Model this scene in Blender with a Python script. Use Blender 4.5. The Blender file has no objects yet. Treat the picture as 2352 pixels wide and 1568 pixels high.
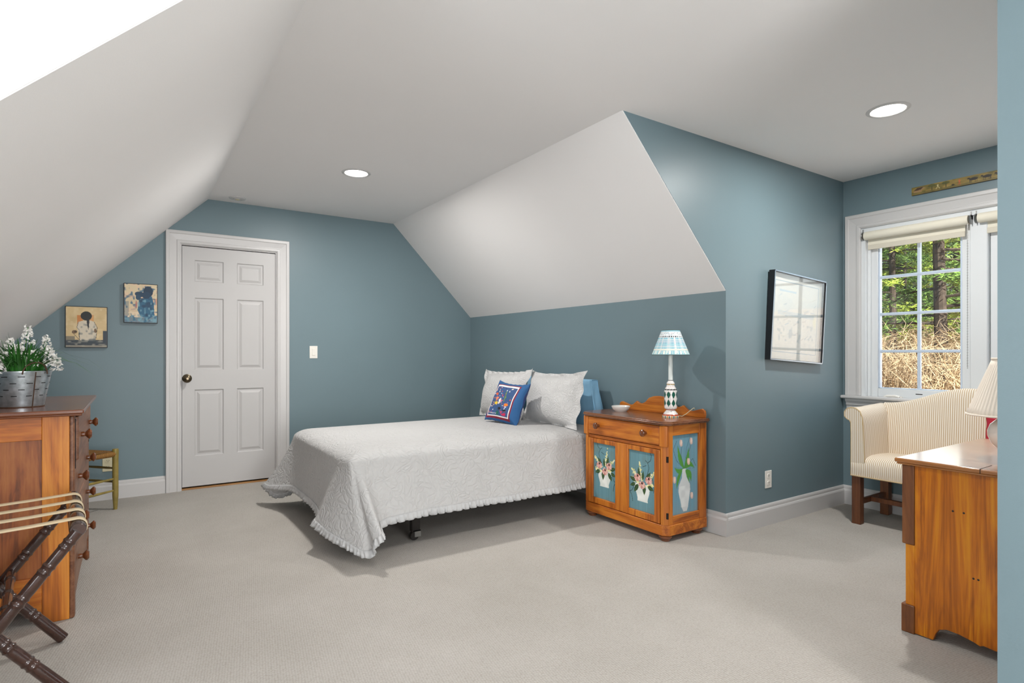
import bpy, bmesh, math, random
from mathutils import Vector, Matrix
import numpy as np

random.seed(7)
R = math.radians
SC = bpy.context.scene
COL = SC.collection

# ---------------------------------------------------------------- camera
CAM_H = 1.14
cd = bpy.data.cameras.new('camera'); cam = bpy.data.objects.new('camera', cd); COL.objects.link(cam)
cam.location = (0, 0, CAM_H)
cam.rotation_euler = (R(90), 0, -math.atan2(.5543, .8327))
cd.sensor_width = 36; cd.lens = 36 * 1309 / 2352; cd.shift_y = 27 / 2352
cd.clip_start = .02; cd.clip_end = 300
SC.camera = cam

# ---------------------------------------------------------------- world, sun, daylight, exposure
SC.view_settings.view_transform = 'Standard'; SC.view_settings.look = 'None'
SC.view_settings.gamma = 1; SC.view_settings.exposure = .9
w = bpy.data.worlds.new('world'); SC.world = w; w.use_nodes = True
nt = w.node_tree; bg = nt.nodes['Background']
sky = nt.nodes.new('ShaderNodeTexSky'); sky.sky_type = 'NISHITA'; sky.sun_disc = False
sky.sun_elevation = R(36); sky.sun_rotation = R(190); sky.air_density = 1; sky.dust_density = 2
nt.links.new(sky.outputs[0], bg.inputs[0]); bg.inputs[1].default_value = .10

def light(name, kind, loc, direction, energy, color=(1, 1, 1), **kw):
    d = bpy.data.lights.new(name, kind); d.energy = energy; d.color = color
    for k, v in kw.items(): setattr(d, k, v)
    o = bpy.data.objects.new(name, d); COL.objects.link(o); o.location = loc
    o.rotation_euler = Vector(direction).to_track_quat('-Z', 'Y').to_euler()
    return o
light('sun', 'SUN', (0, 0, 20), (.28, .74, -.60), 7.0, (1, .96, .90), angle=R(.6))
# daylight through the two dormer windows, plus an added fill from behind
light('daylight_east', 'AREA', (4.74, 1.39, 1.42), (-1, 0.03, -.12), 4.5, (.90, .96, 1), shape='RECTANGLE', size=1.24, size_y=1.05)
light('daylight_west', 'AREA', (-1.92, .72, 1.42), (1, -.02, .06), 25, (.93, .97, 1), shape='RECTANGLE', size=1.1, size_y=1.1)
light('fill_light_south', 'AREA', (.55, -2.78, 1.15), (.12, 1, .28), 74, (.97, .98, 1), shape='RECTANGLE', size=1.7, size_y=1.8)  # added fill at an invented back window, tilted up to brighten the ceiling
LAMP_E = 13

# ---------------------------------------------------------------- helpers
def lin(c):
    if isinstance(c, str):
        c = c.lstrip('#'); c = tuple(int(c[i:i+2], 16) / 255 for i in (0, 2, 4))
    return tuple((x / 12.92 if x <= .04045 else ((x + .055) / 1.055) ** 2.4) for x in c)

class MB:
    """collects geometry for one mesh object"""
    def __init__(s): s.v = []; s.f = []; s.c = None
    def add(s, vs, fs, cols=None):
        o = len(s.v); s.v += [tuple(v) for v in vs]; s.f += [tuple(i + o for i in f) for f in fs]
        if cols is not None:
            if s.c is None: s.c = [(1, 1, 1)] * o
            s.c += cols
        elif s.c is not None: s.c += [(1, 1, 1)] * len(vs)
        return s
    def box(s, x0, x1, y0, y1, z0, z1, M=None):
        vs = [Vector(p) for p in ((x0,y0,z0),(x1,y0,z0),(x1,y1,z0),(x0,y1,z0),(x0,y0,z1),(x1,y0,z1),(x1,y1,z1),(x0,y1,z1))]
        if M: vs = [M @ v for v in vs]
        return s.add(vs, [(3,2,1,0),(4,5,6,7),(0,1,5,4),(1,2,6,5),(2,3,7,6),(3,0,4,7)])
    def bar(s, p0, p1, w, h, up=(0, 0, 1)):
        p0, p1 = Vector(p0), Vector(p1); d = (p1 - p0).normalized(); a = d.cross(Vector(up)).normalized(); b = a.cross(d)
        vs = [p + a * x * w / 2 + b * y * h / 2 for p in (p0, p1) for x, y in ((-1,-1),(1,-1),(1,1),(-1,1))]
        return s.add(vs, [(3,2,1,0),(4,5,6,7),(0,1,5,4),(1,2,6,5),(2,3,7,6),(3,0,4,7)])
    def prism(s, poly, axis, a, b):
        """poly of 2d points extruded along axis ('x','y','z') from a to b"""
        def p3(p, t): return {'x': (t, p[0], p[1]), 'y': (p[0], t, p[1]), 'z': (p[0], p[1], t)}[axis]
        n = len(poly); vs = [p3(p, a) for p in poly] + [p3(p, b) for p in poly]
        fs = [tuple(range(n))[::-1], tuple(range(n, 2 * n))] + [(i, (i + 1) % n, n + (i + 1) % n, n + i) for i in range(n)]
        return s.add(vs, fs)
    def lathe(s, prof, n=24, M=None, col=None, a0=0, cap=True):
        """prof: list of (r, z)"""
        vs = []; cols = [] if col else None
        for r, z in prof:
            for k in range(n):
                t = a0 + 2 * math.pi * k / n
                v = Vector((r * math.cos(t), r * math.sin(t), z)); vs.append(M @ v if M else v)
                if col: cols.append(col(t, z, r))
        fs = []
        for j in range(len(prof) - 1):
            for k in range(n):
                k2 = (k + 1) % n
                fs.append((j*n+k, j*n+k2, (j+1)*n+k2, (j+1)*n+k))
        if cap:
            if prof[0][0] > 1e-5: fs.append(tuple(range(n))[::-1])
            if prof[-1][0] > 1e-5: fs.append(tuple((len(prof)-1)*n+k for k in range(n)))
        return s.add(vs, fs, cols)
    def spin(s, p0, p1, prof, n=16):
        """lathe between two points, prof: (fraction, r)"""
        p0, p1 = Vector(p0), Vector(p1); d = p1 - p0; L = d.length
        M = Matrix.Translation(p0) @ d.to_track_quat('Z', 'Y').to_matrix().to_4x4()
        return s.lathe([(r, t * L) for t, r in prof], n, M)
    def tube(s, pts, rad, n=6, cap=True):
        pts = [Vector(p) for p in pts]; m = len(pts)
        rad = [rad] * m if not hasattr(rad, '__len__') else rad
        t0 = (pts[1] - pts[0]).normalized(); a = t0.orthogonal().normalized(); vs = []
        for i, p in enumerate(pts):
            t = (pts[min(i + 1, m - 1)] - pts[max(i - 1, 0)]).normalized()
            a = (a - t * a.dot(t)).normalized(); b = t.cross(a)
            for k in range(n):
                q = 2 * math.pi * k / n; vs.append(p + (a * math.cos(q) + b * math.sin(q)) * rad[i])
        fs = [(i*n+k, i*n+(k+1)%n, (i+1)*n+(k+1)%n, (i+1)*n+k) for i in range(m - 1) for k in range(n)]
        if cap: fs += [tuple(range(n))[::-1], tuple((m-1)*n+k for k in range(n))]
        return s.add(vs, fs)
    def grid(s, fn, nu, nv, col=None, flip=False):
        """fn(a,b)->point with a,b in 0..1"""
        vs = [fn(i / nu, j / nv) for j in range(nv + 1) for i in range(nu + 1)]
        cols = [col(i / nu, j / nv) for j in range(nv + 1) for i in range(nu + 1)] if col else None
        W = nu + 1; fs = [(j*W+i, j*W+i+1, (j+1)*W+i+1, (j+1)*W+i) for j in range(nv) for i in range(nu)]
        if flip: fs = [f[::-1] for f in fs]
        return s.add(vs, fs, cols)
    def build(s, name, mat, parent=None, bevel=0, seg=2, smooth=35, merge=0, subsurf=0, solid=0, loc=None):
        me = bpy.data.meshes.new(name); me.from_pydata(s.v, [], s.f); me.update()
        if s.c is not None:
            ca = me.color_attributes.new('Col', 'FLOAT_COLOR', 'POINT')
            arr = np.ones((len(s.v), 4), np.float32); arr[:, :3] = np.array(s.c, np.float32); ca.data.foreach_set('color', arr.ravel())
        if merge:
            bm = bmesh.new(); bm.from_mesh(me); bmesh.ops.remove_doubles(bm, verts=bm.verts, dist=merge)
            bmesh.ops.recalc_face_normals(bm, faces=bm.faces); bm.to_mesh(me); bm.free()
        if mat: me.materials.append(mat)
        if smooth:
            me.polygons.foreach_set('use_smooth', [True] * len(me.polygons)); me.set_sharp_from_angle(angle=R(smooth))
        o = bpy.data.objects.new(name, me); COL.objects.link(o)
        if parent: o.parent = parent
        if loc: o.location = loc
        if solid: m = o.modifiers.new('solid', 'SOLIDIFY'); m.thickness = solid; m.offset = 0
        if bevel: m = o.modifiers.new('bevel', 'BEVEL'); m.width = bevel; m.segments = seg; m.limit_method = 'ANGLE'; m.angle_limit = R(40)
        if subsurf: m = o.modifiers.new('sub', 'SUBSURF'); m.levels = m.render_levels = subsurf
        return o

def tag(o, label=None, cat=None, group=None, kind=None):
    for k, v in (('label', label), ('category', cat), ('group', group), ('kind', kind)):
        if v: o[k] = v
    return o
def thing(name, label, cat, loc=(0, 0, 0), rotz=0, group=None, kind=None):
    o = bpy.data.objects.new(name, None); COL.objects.link(o); o.location = loc; o.rotation_euler = (0, 0, rotz); o.empty_display_size = .1
    return tag(o, label, cat, group, kind)
def dup(root, loc, rotz, label=None, group=None):
    def cp(o, parent):
        c = o.copy(); COL.objects.link(c); c.parent = parent
        for ch in o.children: cp(ch, c)
        return c
    kids = list(root.children)
    r = root.copy(); COL.objects.link(r); r.location = loc; r.rotation_euler = (0, 0, rotz)
    for ch in kids: cp(ch, r)
    if label: r['label'] = label
    if group: r['group'] = group
    return r
def struct(name, mb, mat, label=None, parent=None, **kw):
    o = mb.build(name, mat, parent, **kw)
    if not parent: o['kind'] = 'structure'
    if label: o['label'] = label
    return o

# ---------------------------------------------------------------- materials
def newmat(name):
    m = bpy.data.materials.new(name); m.use_nodes = True; t = m.node_tree
    return m, t, t.nodes['Principled BSDF']
def N(t, kind, **kw):
    n = t.nodes.new(kind)
    for k, v in kw.items():
        if k in n.inputs: n.inputs[k].default_value = v
        else: setattr(n, k, v)
    return n
def ramp(t, fac, stops):
    r = t.nodes.new('ShaderNodeValToRGB'); e = r.color_ramp.elements
    while len(e) < len(stops): e.new(.5)
    for el, (p, c) in zip(e, stops): el.position = p; el.color = (*c, 1)
    t.links.new(fac, r.inputs[0]); return r.outputs[0]
def coords(t, scale=(1, 1, 1), rot=(0, 0, 0), kind='Object'):
    tc = t.nodes.new('ShaderNodeTexCoord'); mp = t.nodes.new('ShaderNodeMapping')
    mp.inputs['Scale'].default_value = scale; mp.inputs['Rotation'].default_value = rot
    t.links.new(tc.outputs[kind], mp.inputs[0]); return mp.outputs[0]
def bump(t, b, h, strength=.3, dist=.01):
    n = N(t, 'ShaderNodeBump', Strength=strength, Distance=dist); t.links.new(h, n.inputs['Height']); t.links.new(n.outputs[0], b.inputs['Normal']); return n
def plain(name, c, rough=.5, metal=0, var=0, vscale=6, bs=0, bscale=200, spec=.5, coat=0, sheen=0):
    m, t, b = newmat(name); c = lin(c)
    b.inputs['Base Color'].default_value = (*c, 1); b.inputs['Roughness'].default_value = rough; b.inputs['Metallic'].default_value = metal
    b.inputs['Specular IOR Level'].default_value = spec; b.inputs['Coat Weight'].default_value = coat; b.inputs['Sheen Weight'].default_value = sheen
    co = coords(t)
    if var:
        n = N(t, 'ShaderNodeTexNoise', Scale=vscale, Detail=4.0); t.links.new(co, n.inputs['Vector'])
        lo = tuple(x * (1 - var) for x in c); hi = tuple(min(1, x * (1 + var)) for x in c)
        t.links.new(ramp(t, n.outputs[0], [(.3, lo), (.7, hi)]), b.inputs['Base Color'])
    if bs:
        n = N(t, 'ShaderNodeTexNoise', Scale=bscale, Detail=3.0); t.links.new(co, n.inputs['Vector']); bump(t, b, n.outputs[0], bs, .004)
    return m
def wood(name, dark, mid, light_, axis='z', rough=.45, scale=1.0, coat=.08, knots=True, rings=7):
    m, t, b = newmat(name)
    st = {'x': (.9, 9, 9), 'y': (9, .9, 9), 'z': (9, 9, .9)}[axis]
    co = coords(t, tuple(x * scale for x in st))
    n1 = N(t, 'ShaderNodeTexNoise', Scale=1.1, Detail=5.0, Roughness=.6, Distortion=.6); t.links.new(co, n1.inputs['Vector'])
    fine = coords(t, tuple(x * scale * (1 if x < 2 else 9) for x in st))
    n2 = N(t, 'ShaderNodeTexNoise', Scale=1.5, Detail=3.0); t.links.new(fine, n2.inputs['Vector'])
    mul = N(t, 'ShaderNodeMath', operation='MULTIPLY'); mul.inputs[1].default_value = rings; t.links.new(n1.outputs[0], mul.inputs[0])
    fr = N(t, 'ShaderNodeMath', operation='PINGPONG'); fr.inputs[1].default_value = 1.0; t.links.new(mul.outputs[0], fr.inputs[0])
    mx = N(t, 'ShaderNodeMath', operation='MULTIPLY_ADD'); mx.inputs[1].default_value = .45; t.links.new(fr.outputs[0], mx.inputs[0])
    m2 = N(t, 'ShaderNodeMath', operation='MULTIPLY'); m2.inputs[1].default_value = .6; t.links.new(n2.outputs[0], m2.inputs[0]); t.links.new(m2.outputs[0], mx.inputs[2])
    c = ramp(t, mx.outputs[0], [(.18, lin(dark)), (.5, lin(mid)), (.82, lin(light_))])
    # broad tone patches and small dark marks of wear
    co3 = coords(t, (3, 3, 1.6)); n3 = N(t, 'ShaderNodeTexNoise', Scale=1.0, Detail=3.0); t.links.new(co3, n3.inputs['Vector'])
    mixr = N(t, 'ShaderNodeMix', data_type='RGBA', blend_type='MULTIPLY'); mixr.inputs[0].default_value = .5
    t.links.new(c, mixr.inputs[6]); t.links.new(ramp(t, n3.outputs[0], [(.3, (.62, .52, .45)), (.65, (1, 1, 1))]), mixr.inputs[7]); out = mixr.outputs[2]
    if knots:
        v = N(t, 'ShaderNodeTexVoronoi', Scale=5.0); t.links.new(coords(t, (1, 1, .55)), v.inputs['Vector'])
        mk = N(t, 'ShaderNodeMix', data_type='RGBA', blend_type='MULTIPLY'); mk.inputs[0].default_value = .8
        t.links.new(out, mk.inputs[6]); t.links.new(ramp(t, v.outputs['Distance'], [(.02, (.25, .13, .06)), (.09, (1, 1, 1))]), mk.inputs[7]); out = mk.outputs[2]
    t.links.new(out, b.inputs['Base Color']); b.inputs['Roughness'].default_value = rough; b.inputs['Coat Weight'].default_value = coat; b.inputs['Coat Roughness'].default_value = .2
    bump(t, b, n2.outputs[0], .08, .002)
    return m
def printed(name, rough=.6, fabric=0, coat=0):
    m, t, b = newmat(name); a = N(t, 'ShaderNodeVertexColor'); a.layer_name = 'Col'
    t.links.new(a.outputs[0], b.inputs['Base Color']); b.inputs['Roughness'].default_value = rough; b.inputs['Coat Weight'].default_value = coat
    n = N(t, 'ShaderNodeTexNoise', Scale=260.0 if fabric else 60.0, Detail=3.0); t.links.new(coords(t), n.inputs['Vector']); bump(t, b, n.outputs[0], .25, .002)
    return m
def glass(name, tint=(1, 1, 1), refl=.07):
    m = bpy.data.materials.new(name); m.use_nodes = True; t = m.node_tree; t.nodes.remove(t.nodes['Principled BSDF'])
    tr = N(t, 'ShaderNodeBsdfTransparent'); tr.inputs[0].default_value = (*tint, 1)
    gl = N(t, 'ShaderNodeBsdfGlossy'); gl.inputs['Roughness'].default_value = .01
    lw = N(t, 'ShaderNodeFresnel', IOR=1.5); mx = N(t, 'ShaderNodeMixShader')
    ge = N(t, 'ShaderNodeNewGeometry'); ma = N(t, 'ShaderNodeMath', operation='MULTIPLY_ADD'); ma.inputs[1].default_value = 1 / 1.5 - 1.5; ma.inputs[2].default_value = 1.5
    t.links.new(ge.outputs['Backfacing'], ma.inputs[0]); t.links.new(ma.outputs[0], lw.inputs['IOR'])
    t.links.new(lw.outputs[0], mx.inputs[0]); t.links.new(tr.outputs[0], mx.inputs[1]); t.links.new(gl.outputs[0], mx.inputs[2])
    t.links.new(mx.outputs[0], t.nodes['Material Output'].inputs[0]); return m

M = {}
M['wall'] = plain('wall_paint_slate_blue', '#71858c', .42, var=.03, vscale=1.5, bs=.05, bscale=260, spec=.4)
M['ceiling'] = plain('ceiling_paint', '#edebea', .8, var=.012, vscale=1.2, bs=.04, bscale=180, spec=.2)
M['trim'] = plain('trim_paint', '#cac8c7', .35, spec=.5)
M['door'] = plain('door_paint', '#bfbdbc', .4)
M['white'] = plain('white_plastic', '#eeeae2', .35)
M['cream'] = plain('cream_plastic', '#d8cfae', .4)
M['sash'] = plain('window_sash_paint', '#dfe2e4', .35)
M['muntin'] = plain('muntin_paint', '#c9d6e6', .35)
M['dark'] = plain('gap_shade', '#0d0b0a', .9)  # near-black colour painted in for the shade inside gaps, slots and cracks
M['brass'] = plain('aged_brass', '#6e6352', .28, 1, var=.2, vscale=30)
M['steel'] = plain('grey_steel', '#9a9a98', .35, .9)
M['iron'] = plain('dark_bed_frame', '#2a2624', .45, .5)
M['rubber'] = plain('black_rubber', '#151210', .4)
M['black'] = plain('black_frame', '#17171b', .35)
M['silver'] = plain('silver_edge', '#8f9aa3', .25, 1)
M['washwood'] = wood('honey_pine_vertical', '#85400e', '#bd691c', '#d6862c', 'z')
M['washwood_y'] = wood('honey_pine_lengthwise', '#85400e', '#bd691c', '#d6862c', 'y')
M['washwood_x'] = wood('honey_pine_crosswise', '#85400e', '#bd691c', '#d6862c', 'x')
M['washtop'] = wood('brown_pine_top', '#54301c', '#7c4a2a', '#8d5a36', 'y', rough=.25, coat=.5)
M['knob'] = plain('turned_knob_wood', '#6a3a1c', .25, var=.25, vscale=40, coat=.5)
M['foot'] = plain('turned_foot_wood', '#7a4526', .3, var=.25, vscale=30, coat=.4)
M['dress'] = wood('amber_pine_vertical', '#8a4610', '#c4701a', '#dd8f30', 'z')
M['dress_x'] = wood('amber_pine_crosswise', '#84430f', '#bd6818', '#d5842a', 'x')
M['dresspanel'] = wood('red_brown_panel', '#673312', '#95501f', '#a9652c', 'z', rings=10)
M['dresstop'] = wood('dark_brown_top', '#4e2a16', '#79452a', '#8a5638', 'x', rough=.25, coat=.5)
M['dressfront'] = wood('weathered_brown_front', '#5a3521', '#7b4f35', '#8f6345', 'y')
M['chest'] = wood('golden_maple_side', '#8a4600', '#c26c02', '#d88c0c', 'z', rings=8, rough=.3)
M['chesttop'] = wood('chest_top', '#7d4a20', '#a96d38', '#be8450', 'y', rough=.16, coat=.8)
M['chestdark'] = wood('chest_front_stile', '#5a2f12', '#7e4a20', '#96602e', 'z')
M['mahog'] = wood('mahogany_leg', '#4a2817', '#6e4022', '#87532f', 'z', rings=5, knots=False)
M['rack'] = plain('dark_mahogany_rack', '#3a2118', .22, var=.25, vscale=25, coat=.5)
M['strap'] = plain('cream_strap', '#d8c4a2', .85, bs=.5, bscale=500)
M['olive'] = plain('olive_wood', '#8c7a3c', .45, var=.2, vscale=18)
M['olived'] = plain('olive_wood_dark', '#6b5a2c', .5, var=.2, vscale=18)
M['galv'] = plain('galvanised_metal', '#a9b1b6', .32, .85, var=.22, vscale=45)
M['rust'] = plain('rusty_wire', '#5b4436', .6, .4, var=.2, vscale=50)
M['leaf'] = plain('leaf_green', '#2f6a26', .5, var=.35, vscale=25)
M['petal'] = plain('white_petal', '#f0eeea', .6)
M['shadecream'] = plain('pleated_cream_shade', '#efe4d6', .8, bs=.1, bscale=300)
M['porcelain'] = plain('white_porcelain', '#ece5dc', .15, coat=.6)
M['cord'] = plain('cream_cord', '#cbbf9c', .5)
M['redcloth'] = plain('red_cloth', '#b01934', .8, bs=.2, bscale=300)
M['bluecloth'] = plain('sky_blue_cloth', '#86b4d2', .8, var=.08, vscale=10, bs=.15, bscale=350)
M['mattress'] = plain('mattress_ticking', '#d8d6d0', .9)
M['boxspring'] = plain('box_spring_cloth', '#6e6a66', .9)
M['blind'] = plain('roller_blind_cloth', '#e9e3d2', .8, bs=.1, bscale=400)
M['blindband'] = plain('blind_hem', '#d6cfbf', .8)
M['print'] = printed('painted_print'); M['printfabric'] = printed('printed_fabric', .85, 1); M['glaze'] = printed('painted_ceramic', .2, 0, .6)
M['art'] = printed('art_print', .5)
M['glass'] = glass('window_glass'); M['picglass'] = glass('picture_glass', (.97, .98, .98))
def emit(name, c, s):
    m = bpy.data.materials.new(name); m.use_nodes = True; t = m.node_tree; b = t.nodes['Principled BSDF']
    b.inputs['Base Color'].default_value = (.9, .9, .9, 1); b.inputs['Emission Color'].default_value = (*c, 1); b.inputs['Emission Strength'].default_value = s; return m
M['lamp'] = emit('lamp_diffuser', (1, .97, .92), 6)

def carpet():
    m, t, b = newmat('berber_carpet'); b.inputs['Roughness'].default_value = .95; b.inputs['Specular IOR Level'].default_value = .1
    co = coords(t)
    n = N(t, 'ShaderNodeTexNoise', Scale=1.6, Detail=5.0, Roughness=.6); t.links.new(co, n.inputs['Vector'])
    c = ramp(t, n.outputs[0], [(.3, lin('#ada8a1')), (.7, lin('#b9b4ae'))])
    v = N(t, 'ShaderNodeTexVoronoi', Scale=1.0, Randomness=.35); t.links.new(coords(t, (105, 120, 100), (0, 0, R(8))), v.inputs['Vector'])
    mx = N(t, 'ShaderNodeMix', data_type='RGBA', blend_type='MULTIPLY'); mx.inputs[0].default_value = 1
    t.links.new(c, mx.inputs[6]); t.links.new(ramp(t, v.outputs['Distance'], [(.25, (1, 1, 1)), (.75, (.80, .79, .77))]), mx.inputs[7])
    t.links.new(mx.outputs[2], b.inputs['Base Color'])
    inv = N(t, 'ShaderNodeMath', operation='SUBTRACT'); inv.inputs[0].default_value = 1; t.links.new(v.outputs['Distance'], inv.inputs[1])
    bump(t, b, inv.outputs[0], .5, .004); return m
M['carpet'] = carpet()
def quilt(name, c, scale=1.0):
    m, t, b = newmat(name); b.inputs['Base Color'].default_value = (*lin(c), 1); b.inputs['Roughness'].default_value = .9; b.inputs['Sheen Weight'].default_value = .1
    co = coords(t); n = N(t, 'ShaderNodeTexNoise', Scale=9.0 * scale, Detail=1.0); t.links.new(co, n.inputs['Vector'])
    mx = N(t, 'ShaderNodeMix', data_type='RGBA', blend_type='LINEAR_LIGHT'); mx.inputs[0].default_value = .10
    t.links.new(co, mx.inputs[6]); t.links.new(n.outputs['Color'], mx.inputs[7])
    v = N(t, 'ShaderNodeTexVoronoi', Scale=26.0 * scale, feature='DISTANCE_TO_EDGE'); t.links.new(mx.outputs[2], v.inputs['Vector'])
    h = ramp(t, v.outputs['Distance'], [(.0, (0, 0, 0)), (.22, (1, 1, 1))])
    bump(t, b, h, .5, .0055); return m
M['quilt'] = quilt('white_quilted_cotton', '#b9b8b7'); M['sham'] = quilt('white_quilted_sham', '#cbcac9', 1.3)
M['ruffle'] = plain('white_ruffle_cotton', '#bababa', .9)
def stripes(name, axis, period=.0115, a='#efe6d8', d='#b89868'):
    m, t, b = newmat(name); b.inputs['Roughness'].default_value = .85; tc = t.nodes.new('ShaderNodeTexCoord'); sx = t.nodes.new('ShaderNodeSeparateXYZ')
    t.links.new(tc.outputs['Object'], sx.inputs[0])
    mu = N(t, 'ShaderNodeMath', operation='DIVIDE'); mu.inputs[1].default_value = period; t.links.new(sx.outputs[axis], mu.inputs[0])
    fr = N(t, 'ShaderNodeMath', operation='FRACT'); t.links.new(mu.outputs[0], fr.inputs[0])
    t.links.new(ramp(t, fr.outputs[0], [(.28, lin(a)), (.36, lin(d)), (.58, lin(d)), (.66, lin(a))]), b.inputs['Base Color'])
    n = N(t, 'ShaderNodeTexNoise', Scale=500.0); t.links.new(tc.outputs['Object'], n.inputs['Vector']); bump(t, b, n.outputs[0], .15, .002); return m
M['stripe_y'] = stripes('tan_striped_ticking', 'Y'); M['stripe_x'] = stripes('tan_striped_ticking_arm', 'X')
def rush():
    m, t, b = newmat('woven_rush'); b.inputs['Roughness'].default_value = .7
    wv = N(t, 'ShaderNodeTexWave', Scale=45.0, Distortion=2.0); t.links.new(coords(t, (1, 1, 1), (0, 0, R(45))), wv.inputs['Vector'])
    t.links.new(ramp(t, wv.outputs[1], [(.2, lin('#5c3a17')), (.7, lin('#a9772f'))]), b.inputs['Base Color']); bump(t, b, wv.outputs[1], .5, .004); return m
M['rush'] = rush()

# ================================================================ THE ROOM
VA, UB, ZK, ZC, US, VC, UD = 5.45, 3.08, 1.53, 2.445, 2.19, 2.22, 4.515
UL, SL = .533, .976
KL = -.95; ZL = ZC - SL * (UL - KL); VCH = 1.65; VP_, UP_ = .555, 1.945; UW = -1.78; VB = -2.6
struct('floor', MB().box(-1.95, 4.66, -2.75, 5.6, -.12, 0), M['carpet'], 'pale beige looped berber carpet')
b = MB().box(.45, 2.3, -2.74, 5.57, ZC, 2.57).box(2.3, 4.64, .43, 2.34, ZC, 2.57).box(-1.9, .45, -.17, 1.77, ZC, 2.57)
ceil = struct('ceiling', b, M['ceiling'], 'flat white ceiling of the attic room')
MB().prism([(UL, ZC), (.45, 2.57), (KL - .12, 1.07), (KL - .12, ZL), (KL, ZL)], 'y', VCH + .002, 5.57).build('ceiling_slope', M['ceiling'], ceil)
MB().prism([(UL, ZC), (.45, 2.57), (KL - .12, 1.07), (KL - .12, ZL), (KL, ZL)], 'y', -2.74, -.052).build('ceiling_slope', M['ceiling'], ceil)
MB().prism([(US, ZC), (UB, ZK), (UB + .12, ZK), (UB + .12, 1.62), (2.3, 2.57)], 'y', VC + .002, 5.57).build('ceiling_slope', M['ceiling'], ceil)
struct('wall_door', MB().box(-1.1, .326, VA, 5.57, 0, 2.55).box(.326, 1.082, VA, 5.57, 2.046, 2.55).box(1.082, 3.25, VA, 5.57, 0, 2.55).box(.2, 1.2, 5.57, 5.6, 0, 2.2), M['wall'], 'slate blue gable wall with the door')  # last box is an unseen backing added to keep light out of the doorway
struct('wall_knee_right', MB().box(UB, UB + .12, VC + .12, 5.57, 0, ZK + .03), M['wall'], 'low slate blue knee wall behind the bed')
struct('wall_dormer_side', MB().prism([(US + .004, ZC + .004), (UB, ZK + .006), (UB, 0), (4.64, 0), (4.64, 2.56), (US + .004, 2.56)], 'y', VC, VC + .12), M['wall'], 'slate blue dormer wall with the framed print')
struct('wall_window', MB().box(UD, 4.64, .435, .69, 0, 2.55).box(UD, 4.64, 2.09, 2.34, 0, 2.55).box(UD, 4.64, .69, 2.09, 0, .80).box(UD, 4.64, .69, 2.09, 2.065, 2.55), M['wall'], 'slate blue window wall of the dormer')
struct('wall_partition_right', MB().prism([(UP_, -2.74), (UP_ + .14, -2.74), (UP_ + .14, VP_ - .12), (4.64, VP_ - .12), (4.64, VP_), (UP_, VP_)], 'z', 0, 2.5), M['wall'], 'slate blue wall corner at the right edge of the view')
struct('wall_knee_left', MB().box(KL - .12, KL, 1.77, 5.57, 0, ZL + .03).box(KL - .12, KL, -2.74, -.17, 0, ZL + .03), M['wall'], 'low slate blue knee wall under the left slope')
for nm, y0, y1 in (('wall_dormer_cheek_far', VCH, VCH + .12), ('wall_dormer_cheek_near', -.17, -.05)):
    struct(nm, MB().prism([(UL, ZC + .004), (KL, ZL + .004), (KL, 0), (-1.9, 0), (-1.9, 2.56), (UL, 2.56)], 'y', y0, y1), M['ceiling'], 'white cheek wall of the left dormer')
struct('wall_dormer_left', MB().box(-1.9, UW, -.17, .10, 0, 2.55).box(-1.9, UW, 1.50, 1.77, 0, 2.55).box(-1.9, UW, .10, 1.50, 0, .85).box(-1.9, UW, .10, 1.50, 2.0, 2.55), M['wall'])
struct('wall_back', MB().box(KL - .12, -.35, -2.72, VB, 0, 2.55).box(1.45, 2.1, -2.72, VB, 0, 2.55).box(-.35, 1.45, -2.72, VB, 0, .25).box(-.35, 1.45, -2.72, VB, 2.05, 2.55), M['wall'])  # opening invented and enlarged to let sun and fill light in

BP = [(0, 0), (.017, 0), (.017, .100), (.013, .110), (.009, .113), (.009, .128), (.005, .138), (0, .14)]
def baseboard(name, p0, p1, label):
    """p0->p1 along the wall, the room on the left of the direction of travel"""
    p0, p1 = Vector(p0), Vector(p1); d = (p1 - p0).normalized(); n = Vector((-d.y, d.x))
    vs = [(*(p + n * a), z) for p in (p0, p1) for a, z in BP]; k = len(BP)
    fs = [tuple(range(k))[::-1], tuple(range(k, 2 * k))] + [(i, (i + 1) % k, k + (i + 1) % k, k + i) for i in range(k)]
    struct(name, MB().add(vs, fs), M['trim'], label, smooth=0)
baseboard('baseboard_door_left', (.222, VA), (KL, VA), 'white baseboard left of the door')
baseboard('baseboard_door_right', (UB, VA), (1.19, VA), 'white baseboard between the door and the corner')
baseboard('baseboard_knee_right', (UB, VC - .017), (UB, VA), 'white baseboard along the right knee wall')
baseboard('baseboard_dormer_side', (UD, VC), (UB, VC), 'white baseboard below the framed print')
baseboard('baseboard_window', (UD, VP_), (UD, VC), 'white baseboard under the window')
baseboard('baseboard_partition', (UP_, VP_), (UD, VP_), 'white baseboard behind the maple chest')
baseboard('baseboard_partition_end', (UP_, VB), (UP_, VP_ + .017), 'white baseboard at the right wall corner')
baseboard('baseboard_knee_left', (KL, VA), (KL, VCH + .12), 'white baseboard along the left knee wall')

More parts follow.
